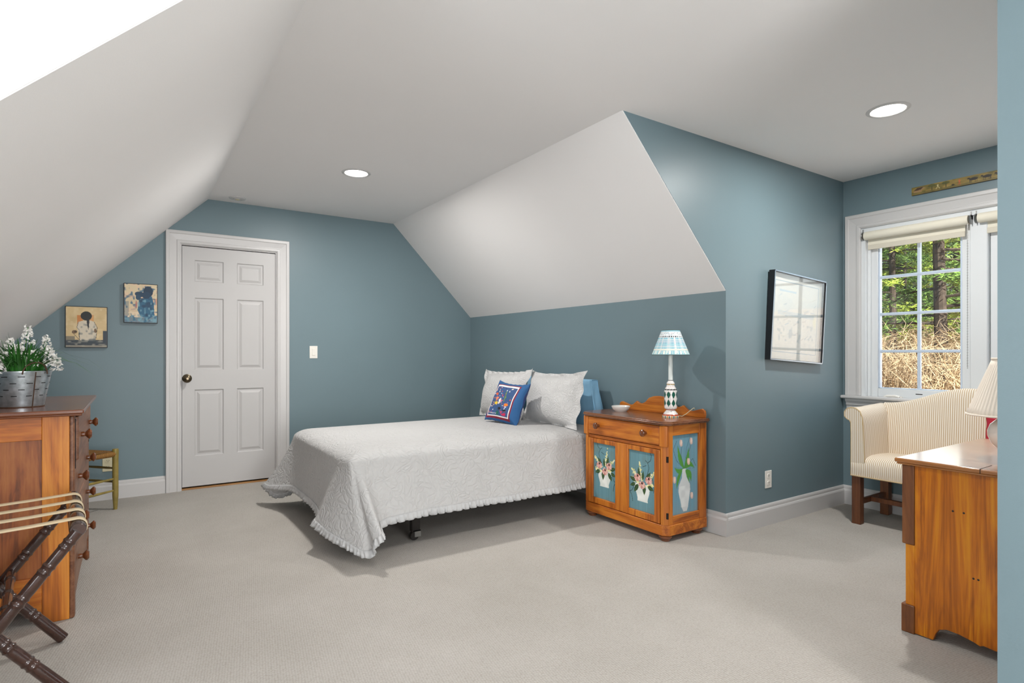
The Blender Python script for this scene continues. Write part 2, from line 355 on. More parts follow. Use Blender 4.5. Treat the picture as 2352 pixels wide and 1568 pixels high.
CP = [(0, 0), (0, .010), (.010, .018), (.026, .018), (.030, .014), (.036, .014), (.078, .019), (.084, .024), (.104, .024), (.108, .020), (.108, 0)]
def casing(parent, path, dirs, to3d, mat, scale=1):
    for i in range(len(path) - 1):
        vs = [to3d(p[0] + d[0] * w_ * scale, p[1] + d[1] * w_ * scale, dep) for p, d in ((path[i], dirs[i]), (path[i + 1], dirs[i + 1])) for w_, dep in CP]
        k = len(CP); fs = [tuple(range(k)), tuple(range(k, 2 * k))[::-1]] + [(j, (j + 1) % k, k + (j + 1) % k, k + j) for j in range(k)]
        MB().add(vs, fs).build('casing', mat, parent, merge=1e-6, smooth=0)
t1 = thing('trim_1', 'white moulded casing around the six-panel door', None, (.7, VA, 0), kind='structure')
casing(t1, [(.332 - .7, 0), (.332 - .7, 2.046), (1.078 - .7, 2.046), (1.078 - .7, 0)], [(-1, 0), (-1, 1), (1, 1), (1, 0)], lambda a, z, d: (a, -d, z), M['trim'])
MB().box(-.374, -.362, 0, .12, 0, 2.046).box(.372, .384, 0, .12, 0, 2.046).box(-.362, .372, 0, .12, 2.040, 2.052).build('jamb', M['trim'], t1)

# door: slab with six raised panels
d1 = thing('door_1', 'closed white six-panel door with a dark brass knob', None, (.707, VA + .014, 0), kind='structure')
X0, X1, Z0, Z1 = -.365, .365, .024, 2.034
pr = [(.4326, .653), (.757, .973)]; pz = [(.276, .834), (.998, 1.607), (1.742, 1.924)]
s = MB().box(X0, X1, .010, .036, Z0, Z1)
xs = [X0, pr[0][0] - .707, pr[0][1] - .707, pr[1][0] - .707, pr[1][1] - .707, X1]
for i in (0, 2, 4): s.box(xs[i], xs[i + 1], 0, .012, Z0, Z1)
zs = [Z0] + [z for q in pz for z in q] + [Z1]
for i in (0, 2, 4, 6):
    for a, c in ((1, 2), (3, 4)): s.box(xs[a], xs[c], 0, .012, zs[i], zs[i + 1])
s.build('slab', M['door'], d1, smooth=0)
for a, c in pr:
    for e, g in pz:
        a_, c_ = a - .707, c - .707
        def ring(k, y): return [(a_ + k, y, e + k), (c_ - k, y, e + k), (c_ - k, y, g - k), (a_ + k, y, g - k)]
        vs = ring(.0, .0005) + ring(.008, .009) + ring(.020, .009) + ring(.040, .002)
        fs = [(q * 4 + i, q * 4 + (i + 1) % 4, q * 4 + 4 + (i + 1) % 4, q * 4 + 4 + i) for q in range(3) for i in range(4)] + [(12, 13, 14, 15)]
        MB().add(vs, fs).build('panel', M['door'], d1, smooth=0)
Mk = Matrix.Translation((.378 - .707, 0, .93)) @ Matrix.Rotation(R(90), 4, 'X')
kb = MB().lathe([(.036, 0), (.036, .004), (.030, .009), (.016, .012), (.012, .018), (.012, .034), (.022, .040), (.029, .050), (.029, .060), (.022, .068), (.010, .071), (.009, .069), (0, .069)], 28, Mk).build('door_knob', M['brass'], d1)
MB().box(X0 - .01, X1 + .01, .03, .10, 0, .022).build('door_gap_shade', M['dark'], d1)  # solid black block, painted as the shade in the gap under the door
MB().box(X0 - .005, X1 + .005, -.012, .03, 0, .012).build('threshold', wood('oak_threshold', '#7d5730', '#a77a48', '#b98d5a', 'x'), d1)

# ---------------------------------------------------------------- the twin casement window of the dormer
t2 = thing('trim_2', 'white moulded window casing with stool and apron', None, (UD, 1.39, .80), kind='structure')
o3 = lambda a, z, d: (-d, a - 1.39, z - .80)
casing(t2, [(2.09, .825), (2.09, 2.065), (.69, 2.065), (.69, .825)], [(1, 0), (1, 1), (-1, 1), (-1, 0)], o3, M['trim'])
MB().box(0, .13, .672, .701, .0, 1.266).box(0, .13, -.701, -.672, 0, 1.266).box(0, .13, -.672, .672, 1.232, 1.266).box(.0, .13, -.672, .672, -.002, 0.016).build('jamb', M['sash'], t2)
MB().box(.03, .055, .652, .672, .016, 1.232).box(.03, .055, -.672, -.652, .016, 1.232).build('stop', M['sash'], t2, bevel=.003)
MB().box(.018, .12, -.047, .047, .004, 1.265).build('mullion', M['sash'], t2, bevel=.006)
MB().box(-.052, .03, -.83, .83, 0, .024).build('stool', M['trim'], t2, bevel=.008)
ap = [(0, -.075), (-.012, -.075), (-.014, -.055), (-.022, -.045), (-.022, -.030), (-.034, -.016), (-.036, 0), (0, 0)]
MB().prism(ap, 'y', -.80, .80).build('apron', M['trim'], t2, smooth=0)
def sash(nm, y0, y1, label, crank):
    wd = thing(nm, label, None, (UD + .055, (y0 + y1) / 2, .82), kind='structure'); h = (y1 - y0) / 2; H = 1.235; g = h - .050
    s = MB()
    for a in (-1, 1): s.box(0, .045, *(sorted((a * h, a * g))), 0, H)
    s.box(0, .045, -g, g, 0, .063).box(0, .045, -g, g, 1.149, H); s.build('sash_frame', M['sash'], wd, bevel=.004)
    s = MB()
    for a in (-1, 1): s.box(.008, .04, *(sorted((a * g, a * (g - .012)))), .063, 1.149)
    s.box(.008, .04, -g, g, .063, .070).box(.008, .04, -g, g, 1.142, 1.149).build('glazing_bead', M['muntin'], wd, bevel=.002)
    MB().box(.016, .042, -.010, .010, .063, 1.149).build('muntin', M['muntin'], wd, bevel=.004)
    zr = [.063 + i * (1.086 / 4) for i in range(5)]
    for i in (1, 2, 3): MB().box(.014, .041, -g, g, zr[i] - .010, zr[i] + .010).build('muntin', M['muntin'], wd, bevel=.004)
    for i in range(4):
        for a, c in ((-g, -.01), (.01, g)): MB().box(.027, .030, a, c, zr[i], zr[i + 1]).build('pane', M['glass'], wd, smooth=0)
    if crank:
        k = MB().box(-.03, .0, crank - .055, crank + .055, -.014, .012).build('crank', M['white'], wd, bevel=.008)
        MB().tube([(-.035, crank + .05, .0), (-.045, crank + .03, .012), (-.045, crank - .02, .016), (-.04, crank - .05, .008)], [.012, .009, .007, .009], 8).build('crank_handle', M['white'], k)
    MB().box(-.0006, .002, -.03, .012, .030, .036).build('maker_label', M['iron'], wd, smooth=0)
    return wd
sash('window_1', 1.440, 2.052, 'left casement with eight panes behind the settee', .145)
sash('window_2', .728, 1.340, 'right casement mostly hidden by the wall corner', -.12)
for nm, loc, rz, W_, H in (('window_3', (UW - .06, .80, .85), 0, 1.4, 1.13), ('added_window_4', (.55, VB - .06, .25), R(90), 1.8, 1.78)):  # the second frame belongs to an invented, unseen window behind the camera
    wd = thing(nm, None, None, loc, rz, kind='structure'); h = W_ / 2
    MB().box(-.03, .03, -h, -h + .05, 0, H).box(-.03, .03, h - .05, h, 0, H).box(-.03, .03, -h, h, 0, .05).box(-.03, .03, -h, h, H - .05, H).box(-.03, .03, -.04, .04, 0, H).build('sash_frame', M['sash'], wd)
    for a in (-1, 1):
        c = a * h / 2; MB().box(-.012, .012, c - .01, c + .01, .05, H - .05).build('muntin', M['sash'], wd)
        for k in (1, 2, 3): MB().box(-.012, .012, min(0, a * h), max(0, a * h), k * H / 4 - .01, k * H / 4 + .01).build('muntin', M['sash'], wd)

def blind(y0, y1, label, chain):
    bl = thing('roller_blind', label, 'blind', (UD, (y0 + y1) / 2, 1.905), group='roller blinds at the dormer window'); h = (y1 - y0) / 2
    Mr = Matrix.Translation((-.004, -h, .100)) @ Matrix.Rotation(R(-90), 4, 'X')
    MB().lathe([(.006, 0), (.029, .002), (.031, .012), (.031, 2 * h - .012), (.029, 2 * h - .002), (.006, 2 * h)], 28, Mr).build('roller', M['blind'], bl)
    MB().box(.022, .024, -h + .03, h - .012, .035, .115).build('fabric', M['blind'], bl)
    MB().box(.019, .027, -h + .03, h - .012, 0, .036).build('hem_bar', M['blindband'], bl, bevel=.002)
    for a in (-1, 1):
        y = a * (h + .010)
        MB().lathe([(.030, -.003), (.032, 0), (.030, .003)], 18, Matrix.Translation((-.004, y, .100)) @ Matrix.Rotation(R(90), 4, 'X')).box(-.008, .03, y - .003, y + .003, .10, .15).build('bracket', M['steel'], bl)
    if chain:
        n = 110; y = -h + .006
        pts = [(-.014, y, .085 - .95 * i / n) for i in range(n + 1)]; MB().tube(pts, [.0018 if i % 2 else .0034 for i in range(n + 1)], 6).build('bead_chain', M['steel'], bl)
blind(1.432, 2.066, 'cream roller blind rolled up above the left casement', True)
blind(.714, 1.386, 'cream roller blind above the right casement, cut off by the wall corner', False)

# ---------------------------------------------------------------- recessed lamps and ceiling disc
def downlight(x, y, label, seen=True, power=1.0):
    if seen:
        dl = thing('recessed_light', label, 'ceiling light', (x, y, ZC), group='recessed ceiling lights')
        MB().lathe([(.078, .02), (.079, -.002), (.084, -.006), (.096, -.005), (.103, -.001), (.103, .002)], 40, cap=False).build('trim_ring', M['trim'], dl)
        MB().lathe([(0, -.0035), (.079, -.0035), (.079, -.0005), (0, -.0005)], 36).build('diffuser', M['lamp'], dl)
    light('recessed_lamp', 'AREA', (x, y, ZC - .008), (0, 0, -1), LAMP_E * power, (1, .975, .94), shape='DISK', size=.10)
downlight(1.348, 4.06, 'lit recessed ceiling light above the bed', power=1.5)
downlight(3.373, 1.427, 'lit recessed ceiling light in the dormer by the window', power=1.1)
downlight(1.348, 1.45, 'added recessed fill light above the open carpet, out of view', power=.4)  # invented lamp, added for extra light in the middle of the room
downlight(1.30, -1.10, 'added recessed fill light near the back wall, out of view', power=1.2)  # invented lamp, added so its floor bounce lifts the ceiling
dc = thing('ceiling_disc', 'small white round ceiling fitting near the top of the door wall', 'ceiling fitting', (.734, 5.27, ZC))
MB().lathe([(0, 0), (.066, 0), (.066, -.004), (.060, -.009), (.040, -.010), (.038, -.007), (.030, -.007), (.028, -.012), (0, -.012)], 36).build('cover', M['trim'], dc)
MB().lathe([(0, -.012), (.016, -.012), (.016, -.016), (0, -.016)], 20).build('sensor', M['cream'], dc)

# ---------------------------------------------------------------- switch and outlets
def plate(nm, label, cat, loc, rz, mat, kind):
    p = thing(nm, label, cat, loc, rz)   # local: faces -y
    MB().box(-.036, .036, -.005, 0, -.058, .058).build('cover_plate', mat, p, bevel=.003)
    if kind == 'switch':
        MB().box(-.017, .017, -.0065, -.004, -.034, .034).build('switch_frame', mat, p, bevel=.001)
        MB().box(-.014, .014, -.010, -.005, -.030, .030).build('rocker', mat, p, bevel=.002)
    else:
        for z in (-.024, .024):
            f = MB().prism([(.017 * math.cos(k * math.pi / 8), z + max(-.014, min(.014, .017 * math.sin(k * math.pi / 8)))) for k in range(16)], 'y', -.008, -.004).build('receptacle', mat, p)
            for x in (-.006, .006): MB().box(x - .0012, x + .0012, -.0085, -.007, z - .001, z + .008).build('slot', M['dark'], f)
            MB().lathe([(0, -.0005), (.0025, -.0005), (.0025, .0005), (0, .0005)], 10, Matrix.Translation((0, -.008, z - .007)) @ Matrix.Rotation(R(90), 4, 'X')).build('ground_hole', M['dark'], f)
plate('light_switch', 'white rocker light switch on the wall right of the door', 'light switch', (1.404, VA, 1.15), 0, M['white'], 'switch')
plate('wall_outlet', 'white wall outlet below the framed print', 'outlet', (3.53, VC, .30), 0, M['white'], 'outlet')
plate('wall_outlet', 'cream wall outlet behind the rush stool', 'outlet', (-.16, VA, .277), 0, M['cream'], 'outlet')

# ================================================================ flat prints: colours computed per vertex of a fine sheet
class Canvas:
    """unit-less picture, x to the right 0..w, y upwards 0..h, n samples across"""
    def __init__(s, w, h, nx, base, seed=1):
        s.w, s.h, s.nx = w, h, nx; s.ny = max(2, int(nx * h / w)); s.rng = np.random.RandomState(seed)
        s.X, s.Y = np.meshgrid(np.linspace(0, w, s.nx + 1), np.linspace(0, h, s.ny + 1)); s.A = np.zeros((*s.X.shape, 3)); s.A[:] = lin(base)
    def put(s, m, c, al=1.0):
        c = np.array(lin(c)); m = (m.astype(float) * al)[..., None]; s.A = s.A * (1 - m) + c * m; return s
    def ell(s, cx, cy, rx, ry, c, rot=0, al=1.0):
        q = math.radians(rot); dx, dy = s.X - cx, s.Y - cy; a = dx * math.cos(q) + dy * math.sin(q); b_ = -dx * math.sin(q) + dy * math.cos(q)
        return s.put((a / rx) ** 2 + (b_ / ry) ** 2 <= 1, c, al)
    def poly(s, pts, c, al=1.0):
        m = np.zeros(s.X.shape, bool); n = len(pts)
        for i in range(n):
            (x1, y1), (x2, y2) = pts[i], pts[(i + 1) % n]
            if y1 == y2: continue
            m ^= ((y1 > s.Y) != (y2 > s.Y)) & (s.X < (x2 - x1) * (s.Y - y1) / (y2 - y1) + x1)
        return s.put(m, c, al)
    def rect(s, x0, x1, y0, y1, c, al=1.0): return s.put((s.X >= x0) & (s.X <= x1) & (s.Y >= y0) & (s.Y <= y1), c, al)
    def line(s, pts, wd, c, al=1.0):
        m = np.zeros(s.X.shape, bool)
        for (x1, y1), (x2, y2) in zip(pts[:-1], pts[1:]):
            L = (x2 - x1) ** 2 + (y2 - y1) ** 2 + 1e-12; t = np.clip(((s.X - x1) * (x2 - x1) + (s.Y - y1) * (y2 - y1)) / L, 0, 1)
            m |= (s.X - x1 - t * (x2 - x1)) ** 2 + (s.Y - y1 - t * (y2 - y1)) ** 2 <= (wd / 2) ** 2
        return s.put(m, c, al)
    def leaf(s, x0, y0, x1, y1, wd, c, bend=0, al=1.0):
        dx, dy = x1 - x0, y1 - y0; L = math.hypot(dx, dy); nx_, ny_ = -dy / L, dx / L; up = []; dn = []
        for i in range(9):
            t = i / 8; k = math.sin(math.pi * t ** .8) * wd / 2; o = bend * math.sin(math.pi * t)
            px, py = x0 + dx * t + nx_ * o, y0 + dy * t + ny_ * o; up.append((px + nx_ * k, py + ny_ * k)); dn.append((px - nx_ * k, py - ny_ * k))
        return s.poly(up + dn[::-1], c, al)
    def noise(s, gx, gy):
        g = s.rng.rand(gy + 2, gx + 2); fx = s.X / s.w * gx; fy = s.Y / s.h * gy; ix, iy = fx.astype(int), fy.astype(int); tx, ty = fx - ix, fy - iy
        tx = tx * tx * (3 - 2 * tx); ty = ty * ty * (3 - 2 * ty)
        return (g[iy, ix] * (1 - tx) + g[iy, ix + 1] * tx) * (1 - ty) + (g[iy + 1, ix] * (1 - tx) + g[iy + 1, ix + 1] * tx) * ty
    def wash(s, gx, gy, c, lo=.5, hi=.8, al=.6, region=None):
        m = np.clip((s.noise(gx, gy) - lo) / (hi - lo), 0, 1)
        if region is not None: m = m * region
        return s.put(m, c, al)
    def dots(s, pts, r, c):
        for x, y in pts: s.ell(x, y, r * s.rng.uniform(.7, 1.3), r * s.rng.uniform(.7, 1.3), c)
        return s
    def sheet(s, fn, mb=None):
        """fn(a,b) with a,b in 0..1 -> 3d point"""
        mb = mb or MB(); A = s.A
        return mb.grid(fn, s.nx, s.ny, lambda a, b_: tuple(A[min(s.ny, int(round(b_ * s.ny))), min(s.nx, int(round(a * s.nx)))]))
    def at(s, a, b_): return tuple(s.A[int(round(b_ * s.ny)), int(round((a % 1) * s.nx)) % (s.nx + 1)])

# ---------------------------------------------------------------- painted washstand
ws = thing('washstand', 'honey pine washstand with blue flower-painted panels beside the bed', 'cabinet', (2.66, 2.33, 0)); D, W = .375, .75
def foot_print(o, ch): return [(-o, ch - o * .4), (ch - o * .4, -o), (D, -o), (D, W + o), (ch - o * .4, W + o), (-o, W - ch + o * .4)]
MB().box(.022, D, .022, W - .022, .04, .704).build('carcass', M['washwood'], ws)
MB().prism(foot_print(.004, .03), 'z', .038, .102).build('plinth', M['washwood_y'], ws, bevel=.004)
for y0, y1, sg in ((0, .046, 1), (W - .046, W, -1)):
    e = y0 if sg == 1 else y1
    MB().prism([(0, e + sg * .024), (.022, e), (.06, e), (.06, e + sg * .044), (0, e + sg * .044)], 'z', .102, .704).build('corner_post', M['washwood'], ws, bevel=.002)
    MB().prism([(-.008, e + sg * .016), (.004, e - sg * .004), (.02, e - sg * .004), (.02, e + sg * .05), (-.008, e + sg * .05)], 'z', .574, .702).build('corner_block', M['washwood'], ws, bevel=.006, seg=4)
    MB().box(D - .068, D, e, e + sg * .03, .102, .704).build('side_stile', M['washwood'], ws, bevel=.002) if sg == 1 else MB().box(D - .068, D, e + sg * .03, e, .102, .704).build('side_stile', M['washwood'], ws, bevel=.002)
    lo, hi = sorted((e + sg * .002, e + sg * .03))
    MB().box(.06, D - .068, lo, hi, .64, .704).build('side_rail', M['washwood_x'], ws, bevel=.002)
    MB().box(.06, D - .068, lo, hi, .102, .152).build('side_rail', M['washwood_x'], ws, bevel=.002)
for x in (.045, D - .045):
    for y in (.045, W - .045): MB().lathe([(.018, .045), (.03, .040), (.040, .032), (.040, .022), (.033, .014), (.024, .010), (.028, .004), (.026, 0), (0, 0)], 20).build('bun_foot', M['foot'], ws, loc=(x, y, 0))
top = MB().prism(foot_print(.018, .035), 'z', .704, .714).prism(foot_print(.026, .035), 'z', .713, .722).prism(foot_print(.022, .035), 'z', .721, .730)
top.build('top', M['washtop'], ws, bevel=.003)
sb = [(0, 0), (-.004, .02), (.0, .045), (.02, .056), (.06, .046), (.095, .036), (.13, .040), (.155, .058), (.168, .068), (.185, .058), (.215, .052), (.25, .066), (.285, .098), (.33, .112), (.375, .116)]
sb = [(y, z) for y, z in sb] + [(.75 - y, z) for y, z in sb[::-1][1:]]
MB().prism([(y, .730 + z) for y, z in sb], 'x', D - .022, D - .004).build('splashback', M['washwood_y'], ws, bevel=.002)
MB().box(.006, .024, .046, W - .046, .557, .576).build('rail', M['washwood_y'], ws)
dr = MB().box(-.004, .03, .052, W - .052, .580, .700).build('drawer', M['washwood_y'], ws, bevel=.005)
KN = [(.010, 0), (.011, .006), (.009, .012), (.017, .018), (.022, .026), (.021, .034), (.013, .040), (0, .041)]
for y in (.16, .59): MB().lathe(KN, 20, Matrix.Translation((-.004, y, .645)) @ Matrix.Rotation(R(-90), 4, 'Y')).build('knob', M['knob'], dr)

class Zoomed:
    """draws on a canvas enlarged about a point"""
    def __init__(s, cv, cx, cy, k): s.c = cv; s.cx = cx; s.cy = cy; s.k = k; s.w, s.h = cv.w, cv.h
    def p(s, x, y): return s.cx + (x - s.cx) * s.k, s.cy + (y - s.cy) * s.k
    @property
    def X(s): return s.cx + (s.c.X - s.cx) / s.k
    @property
    def Y(s): return s.cy + (s.c.Y - s.cy) / s.k
    def ell(s, cx, cy, rx, ry, c, rot=0, al=1.0): s.c.ell(*s.p(cx, cy), rx * s.k, ry * s.k, c, rot, al)
    def poly(s, pts, c, al=1.0): s.c.poly([s.p(*q) for q in pts], c, al)
    def line(s, pts, wd, c, al=1.0): s.c.line([s.p(*q) for q in pts], wd * s.k, c, al)
    def leaf(s, x0, y0, x1, y1, wd, c, bend=0, al=1.0): s.c.leaf(*s.p(x0, y0), *s.p(x1, y1), wd * s.k, c, bend * s.k, al)
    def wash(s, *a): s.c.wash(*a)
    def rect(s, *a): s.c.rect(*a)
def bouquet(cv, cx, cy, tilt, flip, seed):
    rs = np.random.RandomState(seed); s = Zoomed(cv, cx, cy, 1.22); k = -1 if flip else 1
    for g in range(26):   # streaky blue-grey paint
        x = rs.rand() * s.w; s.rect(x, x + .003 + rs.rand() * .012, 0, s.h, ['#6f9aa6', '#5b858e', '#7ba7b4', '#668c8d'][g % 4], .22)
    cv.wash(5, 7, '#6d7f74', .5, .95, .45)
    def twig(pts): s.line([(cx + k * x, cy + y) for x, y in pts], .0028, '#22302a')
    twig([(-.03, .05), (-.045, .09), (-.035, .115), (-.055, .13), (-.06, .155), (-.05, .17)]); twig([(-.035, .115), (-.02, .125)]); twig([(-.025, .10), (.0, .09)])
    twig([(.06, -.02), (.075, -.045), (.09, -.05), (.075, -.07), (.07, -.10)]); twig([(-.065, .04), (-.08, .0), (-.075, -.03)])
    # white jug
    s.poly([(cx - .052, cy), (cx + .052, cy), (cx + .046, cy - .045), (cx + .034, cy - .075), (cx + .036, cy - .09), (cx - .036, cy - .09), (cx - .034, cy - .075), (cx - .048, cy - .04)], '#dfe3dc')
    s.wash(9, 9, '#f3f3ee', .4, .9, .8, ((np.abs(s.X - cx) < .045) & (s.Y < cy) & (s.Y > cy - .088)).astype(float) * (np.abs(s.X - cx) < .034 + .12 * np.clip(s.Y - cy + .09, 0, .1)))
    s.line([(cx + k * .05, cy - .012), (cx + k * .066, cy - .005), (cx + k * .05, cy - .03)], .004, '#dfe3dc')
    for x, y, l in ((-.05, .035, .075), (.01, .04, .10), (.045, .03, .08), (.06, .005, .05), (-.06, -.01, .045)):
        an = math.atan2(y + .03, x * 1.3); 
        for q in range(34):
            t = rs.rand(); s.ell(cx + k * (x * .5 + math.cos(an) * l * t) + rs.normal() * .006 * (1.1 - t), cy + y * .5 + math.sin(an) * l * t + rs.normal() * .004, .0042, .0036, ['#e8e3a8', '#d9d48a', '#f0ecc4'][q % 3])
    for x0, y0, x1, y1, wd in ((-.02, .02, -.055, .07, .022), (.02, .02, .03, .085, .02), (-.01, .0, -.012, -.055, .024), (.03, -.005, .06, -.05, .024), (-.035, -.005, -.075, -.02, .024), (.045, .01, .09, .025, .022), (.05, -.005, .088, -.02, .02), (0, .02, -.005, .07, .016)):
        s.leaf(cx + k * x0, cy + y0, cx + k * x1, cy + y1, wd, '#2c4a27'); s.line([(cx + k * x0, cy + y0), (cx + k * x1, cy + y1)], .0016, '#5f7a3e')
    for x, y in ((-.042, .028), (.036, .032), (.004, -.002)):
        for p in range(11):
            q = p * 2 * math.pi / 11; s.ell(cx + k * x + math.cos(q) * .014, cy + y + math.sin(q) * .011 - .003, .0105, .005, ['#d79f93', '#e6bcb0', '#c98378'][p % 3], math.degrees(q))
        s.ell(cx + k * x, cy + y + .006, .0055, .006, '#2b1a12')
def wdoor(y0, y1, seed, flip, cy, hingeside):
    d_ = MB(); a, c = y0 + .055, y1 - .055
    if hingeside: d_.box(-.002, .02, y0, a - .012, .106, .553).box(-.002, .02, c, y1, .106, .553); a -= .012
    else: d_.box(-.002, .02, y0, a, .106, .553).box(-.002, .02, c + .012, y1, .106, .553); c += .012
    d_.box(-.002, .02, a, c, .106, .146).box(-.002, .02, a, c, .523, .553)
    do = d_.build('door', M['washwood'], ws, bevel=.003)
    cv = Canvas(c - a, .377, 100, '#658f99', seed); bouquet(cv, (c - a) / 2 + (.004 if flip else -.004), cy, 0, flip, seed)
    cv.sheet(lambda p, q: (.012, c - (c - a) * p, .146 + .377 * q)).build('painted_panel', M['print'], do, smooth=0)
wdoor(.05, .372, 3, True, .170, True); wdoor(.378, .70, 5, False, .195, False)
MB().box(-.004, .006, .364, .384, .11, .552).build('door_strip', M['washwood'], ws, bevel=.002)
cv = Canvas(.25, .488, 100, '#6c97a8', 9)
for g in range(30):
    x = cv.rng.rand() * .25; cv.rect(x, x + .004 + cv.rng.rand() * .012, 0, .488, ['#6f9aae', '#5c8597', '#7ba6bb', '#75898f'][g % 4], .22)
cv.wash(4, 3, '#8a9393', .4, .9, .5, (cv.Y < .25).astype(float))
for pts in ([(.12, .28), (.09, .36), (.10, .43)], [(.13, .28), (.16, .37), (.19, .43)], [(.11, .28), (.05, .33), (.02, .40), (.05, .45)], [(.14, .28), (.20, .33), (.23, .28)], [(.13, .27), (.14, .40), (.17, .46)]): cv.line(pts, .0026, '#33454a')
for x0, y0, x1, y1, wd, bn in ((.12, .27, .06, .42, .03, .01), (.12, .27, .16, .40, .03, -.01), (.12, .275, .03, .29, .03, .02), (.13, .275, .215, .27, .034, .025), (.14, .27, .185, .19, .03, .012), (.10, .27, .05, .16, .026, -.01)): cv.leaf(x0, y0, x1, y1, wd, '#4f8f3a', bn); cv.line([(x0, y0), (x1, y1)], .002, '#2f6a2a', .6)
cv.poly([(.103, .275), (.135, .275), (.142, .22), (.172, .175), (.176, .14), (.155, .035), (.145, .012), (.112, .012), (.098, .035), (.066, .14), (.07, .175), (.098, .22)], '#c9cdcd')
cv.wash(7, 12, '#dfe2e0', .35, .8, .7, ((np.abs(cv.X - .121) < .05) & (cv.Y < .17) & (cv.Y > .04) & (np.abs(cv.X - .121) < .025 + .2 * (cv.Y))).astype(float))
cv.leaf(.13, .27, .165, .185, .022, '#4f8f3a', .006)
for x, y in ((.09, .435), (.185, .44), (.16, .315), (.03, .215), (.19, .10)): cv.ell(x, y, .014, .022, '#d8b4a4', 15, .85); cv.ell(x + .004, y + .004, .007, .016, '#ead2c4', -10, .8)
cv.sheet(lambda p, q: (.06 + .25 * p, .014, .152 + .488 * q)).build('painted_panel', M['print'], ws, smooth=0)
MB().box(.06, .31, W - .016, W - .012, .152, .64).build('painted_panel', plain('blue_panel_paint', '#658f99', .6), ws)
for z in (.50, .16): MB().box(.012, .020, -.0015, .01, z - .018, z + .018).build('hinge', M['iron'], ws)

# ---------------------------------------------------------------- lamp with tartan shade on the washstand
tl = thing('table_lamp', 'small lamp with blue tartan shade and green harlequin ceramic base', 'lamp', (2.885, 2.49, .730))
cb = Canvas(1, .24, 240, '#efeae6', 2)
for k in range(40): cb.ell(cb.rng.rand(), .02 + cb.rng.rand() * .035, .006, .002, '#7d8a86')
for k in range(24): cb.rect(k / 24, (k + .5) / 24, 0, .012, ['#3f8f86', '#d9b45a'][k % 2])
cb.rect(0, 1, .012, .020, '#b5543a'); cb.rect(0, 1, .046, .052, '#a4442f')
for k in range(36): cb.poly([(k / 36, .055), ((k + .5) / 36, .062), ((k + 1) / 36, .055)], '#151515'); cb.poly([(k / 36, .178), ((k + .5) / 36, .171), ((k + 1) / 36, .178)], '#151515'); cb.rect(k / 36, (k + .5) / 36, .178, .182, '#151515')
for k in range(8):
    for j in range(2):
        cx, cy = (k + .5) / 8, .092 + j * .052; cb.poly([(cx, cy - .026), (cx + .055, cy), (cx, cy + .026), (cx - .055, cy)], '#1c5d4c')
for k in range(14): cb.ell((k + .5) / 14, .194, .018, .004, '#b5655f'); cb.ell((k + .5) / 14, .194, .010, .002, '#efeae6')
for k in range(10): cb.ell((k + .5) / 10, .211, .05, .0022, '#a98a3a')
cb.rect(0, 1, .232, .24, '#2c2c28')
prof = [(0, 0), (.052, 0), (.054, .006), (.050, .016), (.034, .036), (.027, .044), (.030, .050), (.039, .056), (.0405, .07), (.0405, .165), (.038, .178), (.031, .19), (.028, .196), (.025, .203), (.026, .212), (.024, .222), (.017, .230), (.015, .238), (0, .238)]
fine = []
for (r0, z0), (r1, z1) in zip(prof[:-1], prof[1:]):
    n = max(1, int(abs(z1 - z0) / .0025)); fine += [(r0 + (r1 - r0) * i / n, z0 + (z1 - z0) * i / n) for i in range(n)]
fine.append(prof[-1])
MB().lathe(fine, 120, col=lambda t, z, r: cb.at(t / (2 * math.pi), min(1, z / .24))).build('base', M['glaze'], tl)
MB().lathe([(.0145, .236), (.014, .25), (.0135, .43), (0, .43)], 20).build('candle_stem', plain('stem_white', '#e6ece9', .35), tl)
cs = Canvas(1, 1, 260, '#8fc4d3', 4)
for k in range(28): cs.rect((k + .1) / 28, (k + .38) / 28, .07, .70, '#b9dbe2', .8)
for k in range(14): cs.rect((k + .2) / 14, (k + .27) / 14, .07, .70, '#f1e3e4', .95); cs.rect((k + .36) / 14, (k + .42) / 14, .07, .70, '#f4f2ee', .95); cs.rect((k + .7) / 14, (k + .8) / 14, .07, .70, '#6fb1c6', .6)
for y in (.28, .33, .40, .47, .53, .60): cs.rect(0, 1, y, y + .022, ['#f2eeec', '#bfe0e6', '#eadfe6'][int(y * 100) % 3], .7)
cs.rect(0, 1, .17, .24, '#f3efe6'); cs.rect(0, 1, .19, .215, '#e5e7d2')
for k in range(40): cs.rect((k + .0) / 40, (k + .5) / 40, .02, .16, ['#f0f2e8', '#dcefe8'][k % 2])
cs.rect(0, 1, .70, .95, '#e9eef0')
for k in range(34): cs.rect((k) / 34, (k + .45) / 34, .71, .75, '#22252a')
for k in range(90): cs.ell(cs.rng.rand(), .79 + cs.rng.rand() * .13, .006 + .006 * cs.rng.rand(), .008, ['#7d93a0', '#9db4a0', '#c7a9b4', '#5d7f96'][k % 4])
cs.rect(0, 1, .94, .975, '#8fc4d3')
SH = [(.118 + (.056 - .118) * i / 60, .400 + .157 * i / 60) for i in range(61)]
shd = MB().lathe(SH, 160, col=lambda t, z, r: cs.at(t / (2 * math.pi), min(1, max(0, (z - .400) / .157))), cap=False).build('shade', M['printfabric'], tl, solid=.0015)
rimm = plain('shade_rim', '#4f5a50', .5)
for r, z in ((.118, .400), (.056, .557)): MB().tube([(r * math.cos(k * math.pi / 24), r * math.sin(k * math.pi / 24), z) for k in range(49)], .0022, 6, cap=False).build('rim', rimm, shd)
MB().tube([(.03, -.02, .012), (.05, -.05, .006), (.07, -.065, .02), (.105, -.085, .052), (.118, -.09, .06), (.125, -.09, .05)], .0022, 6).build('cord', M['cord'], tl)

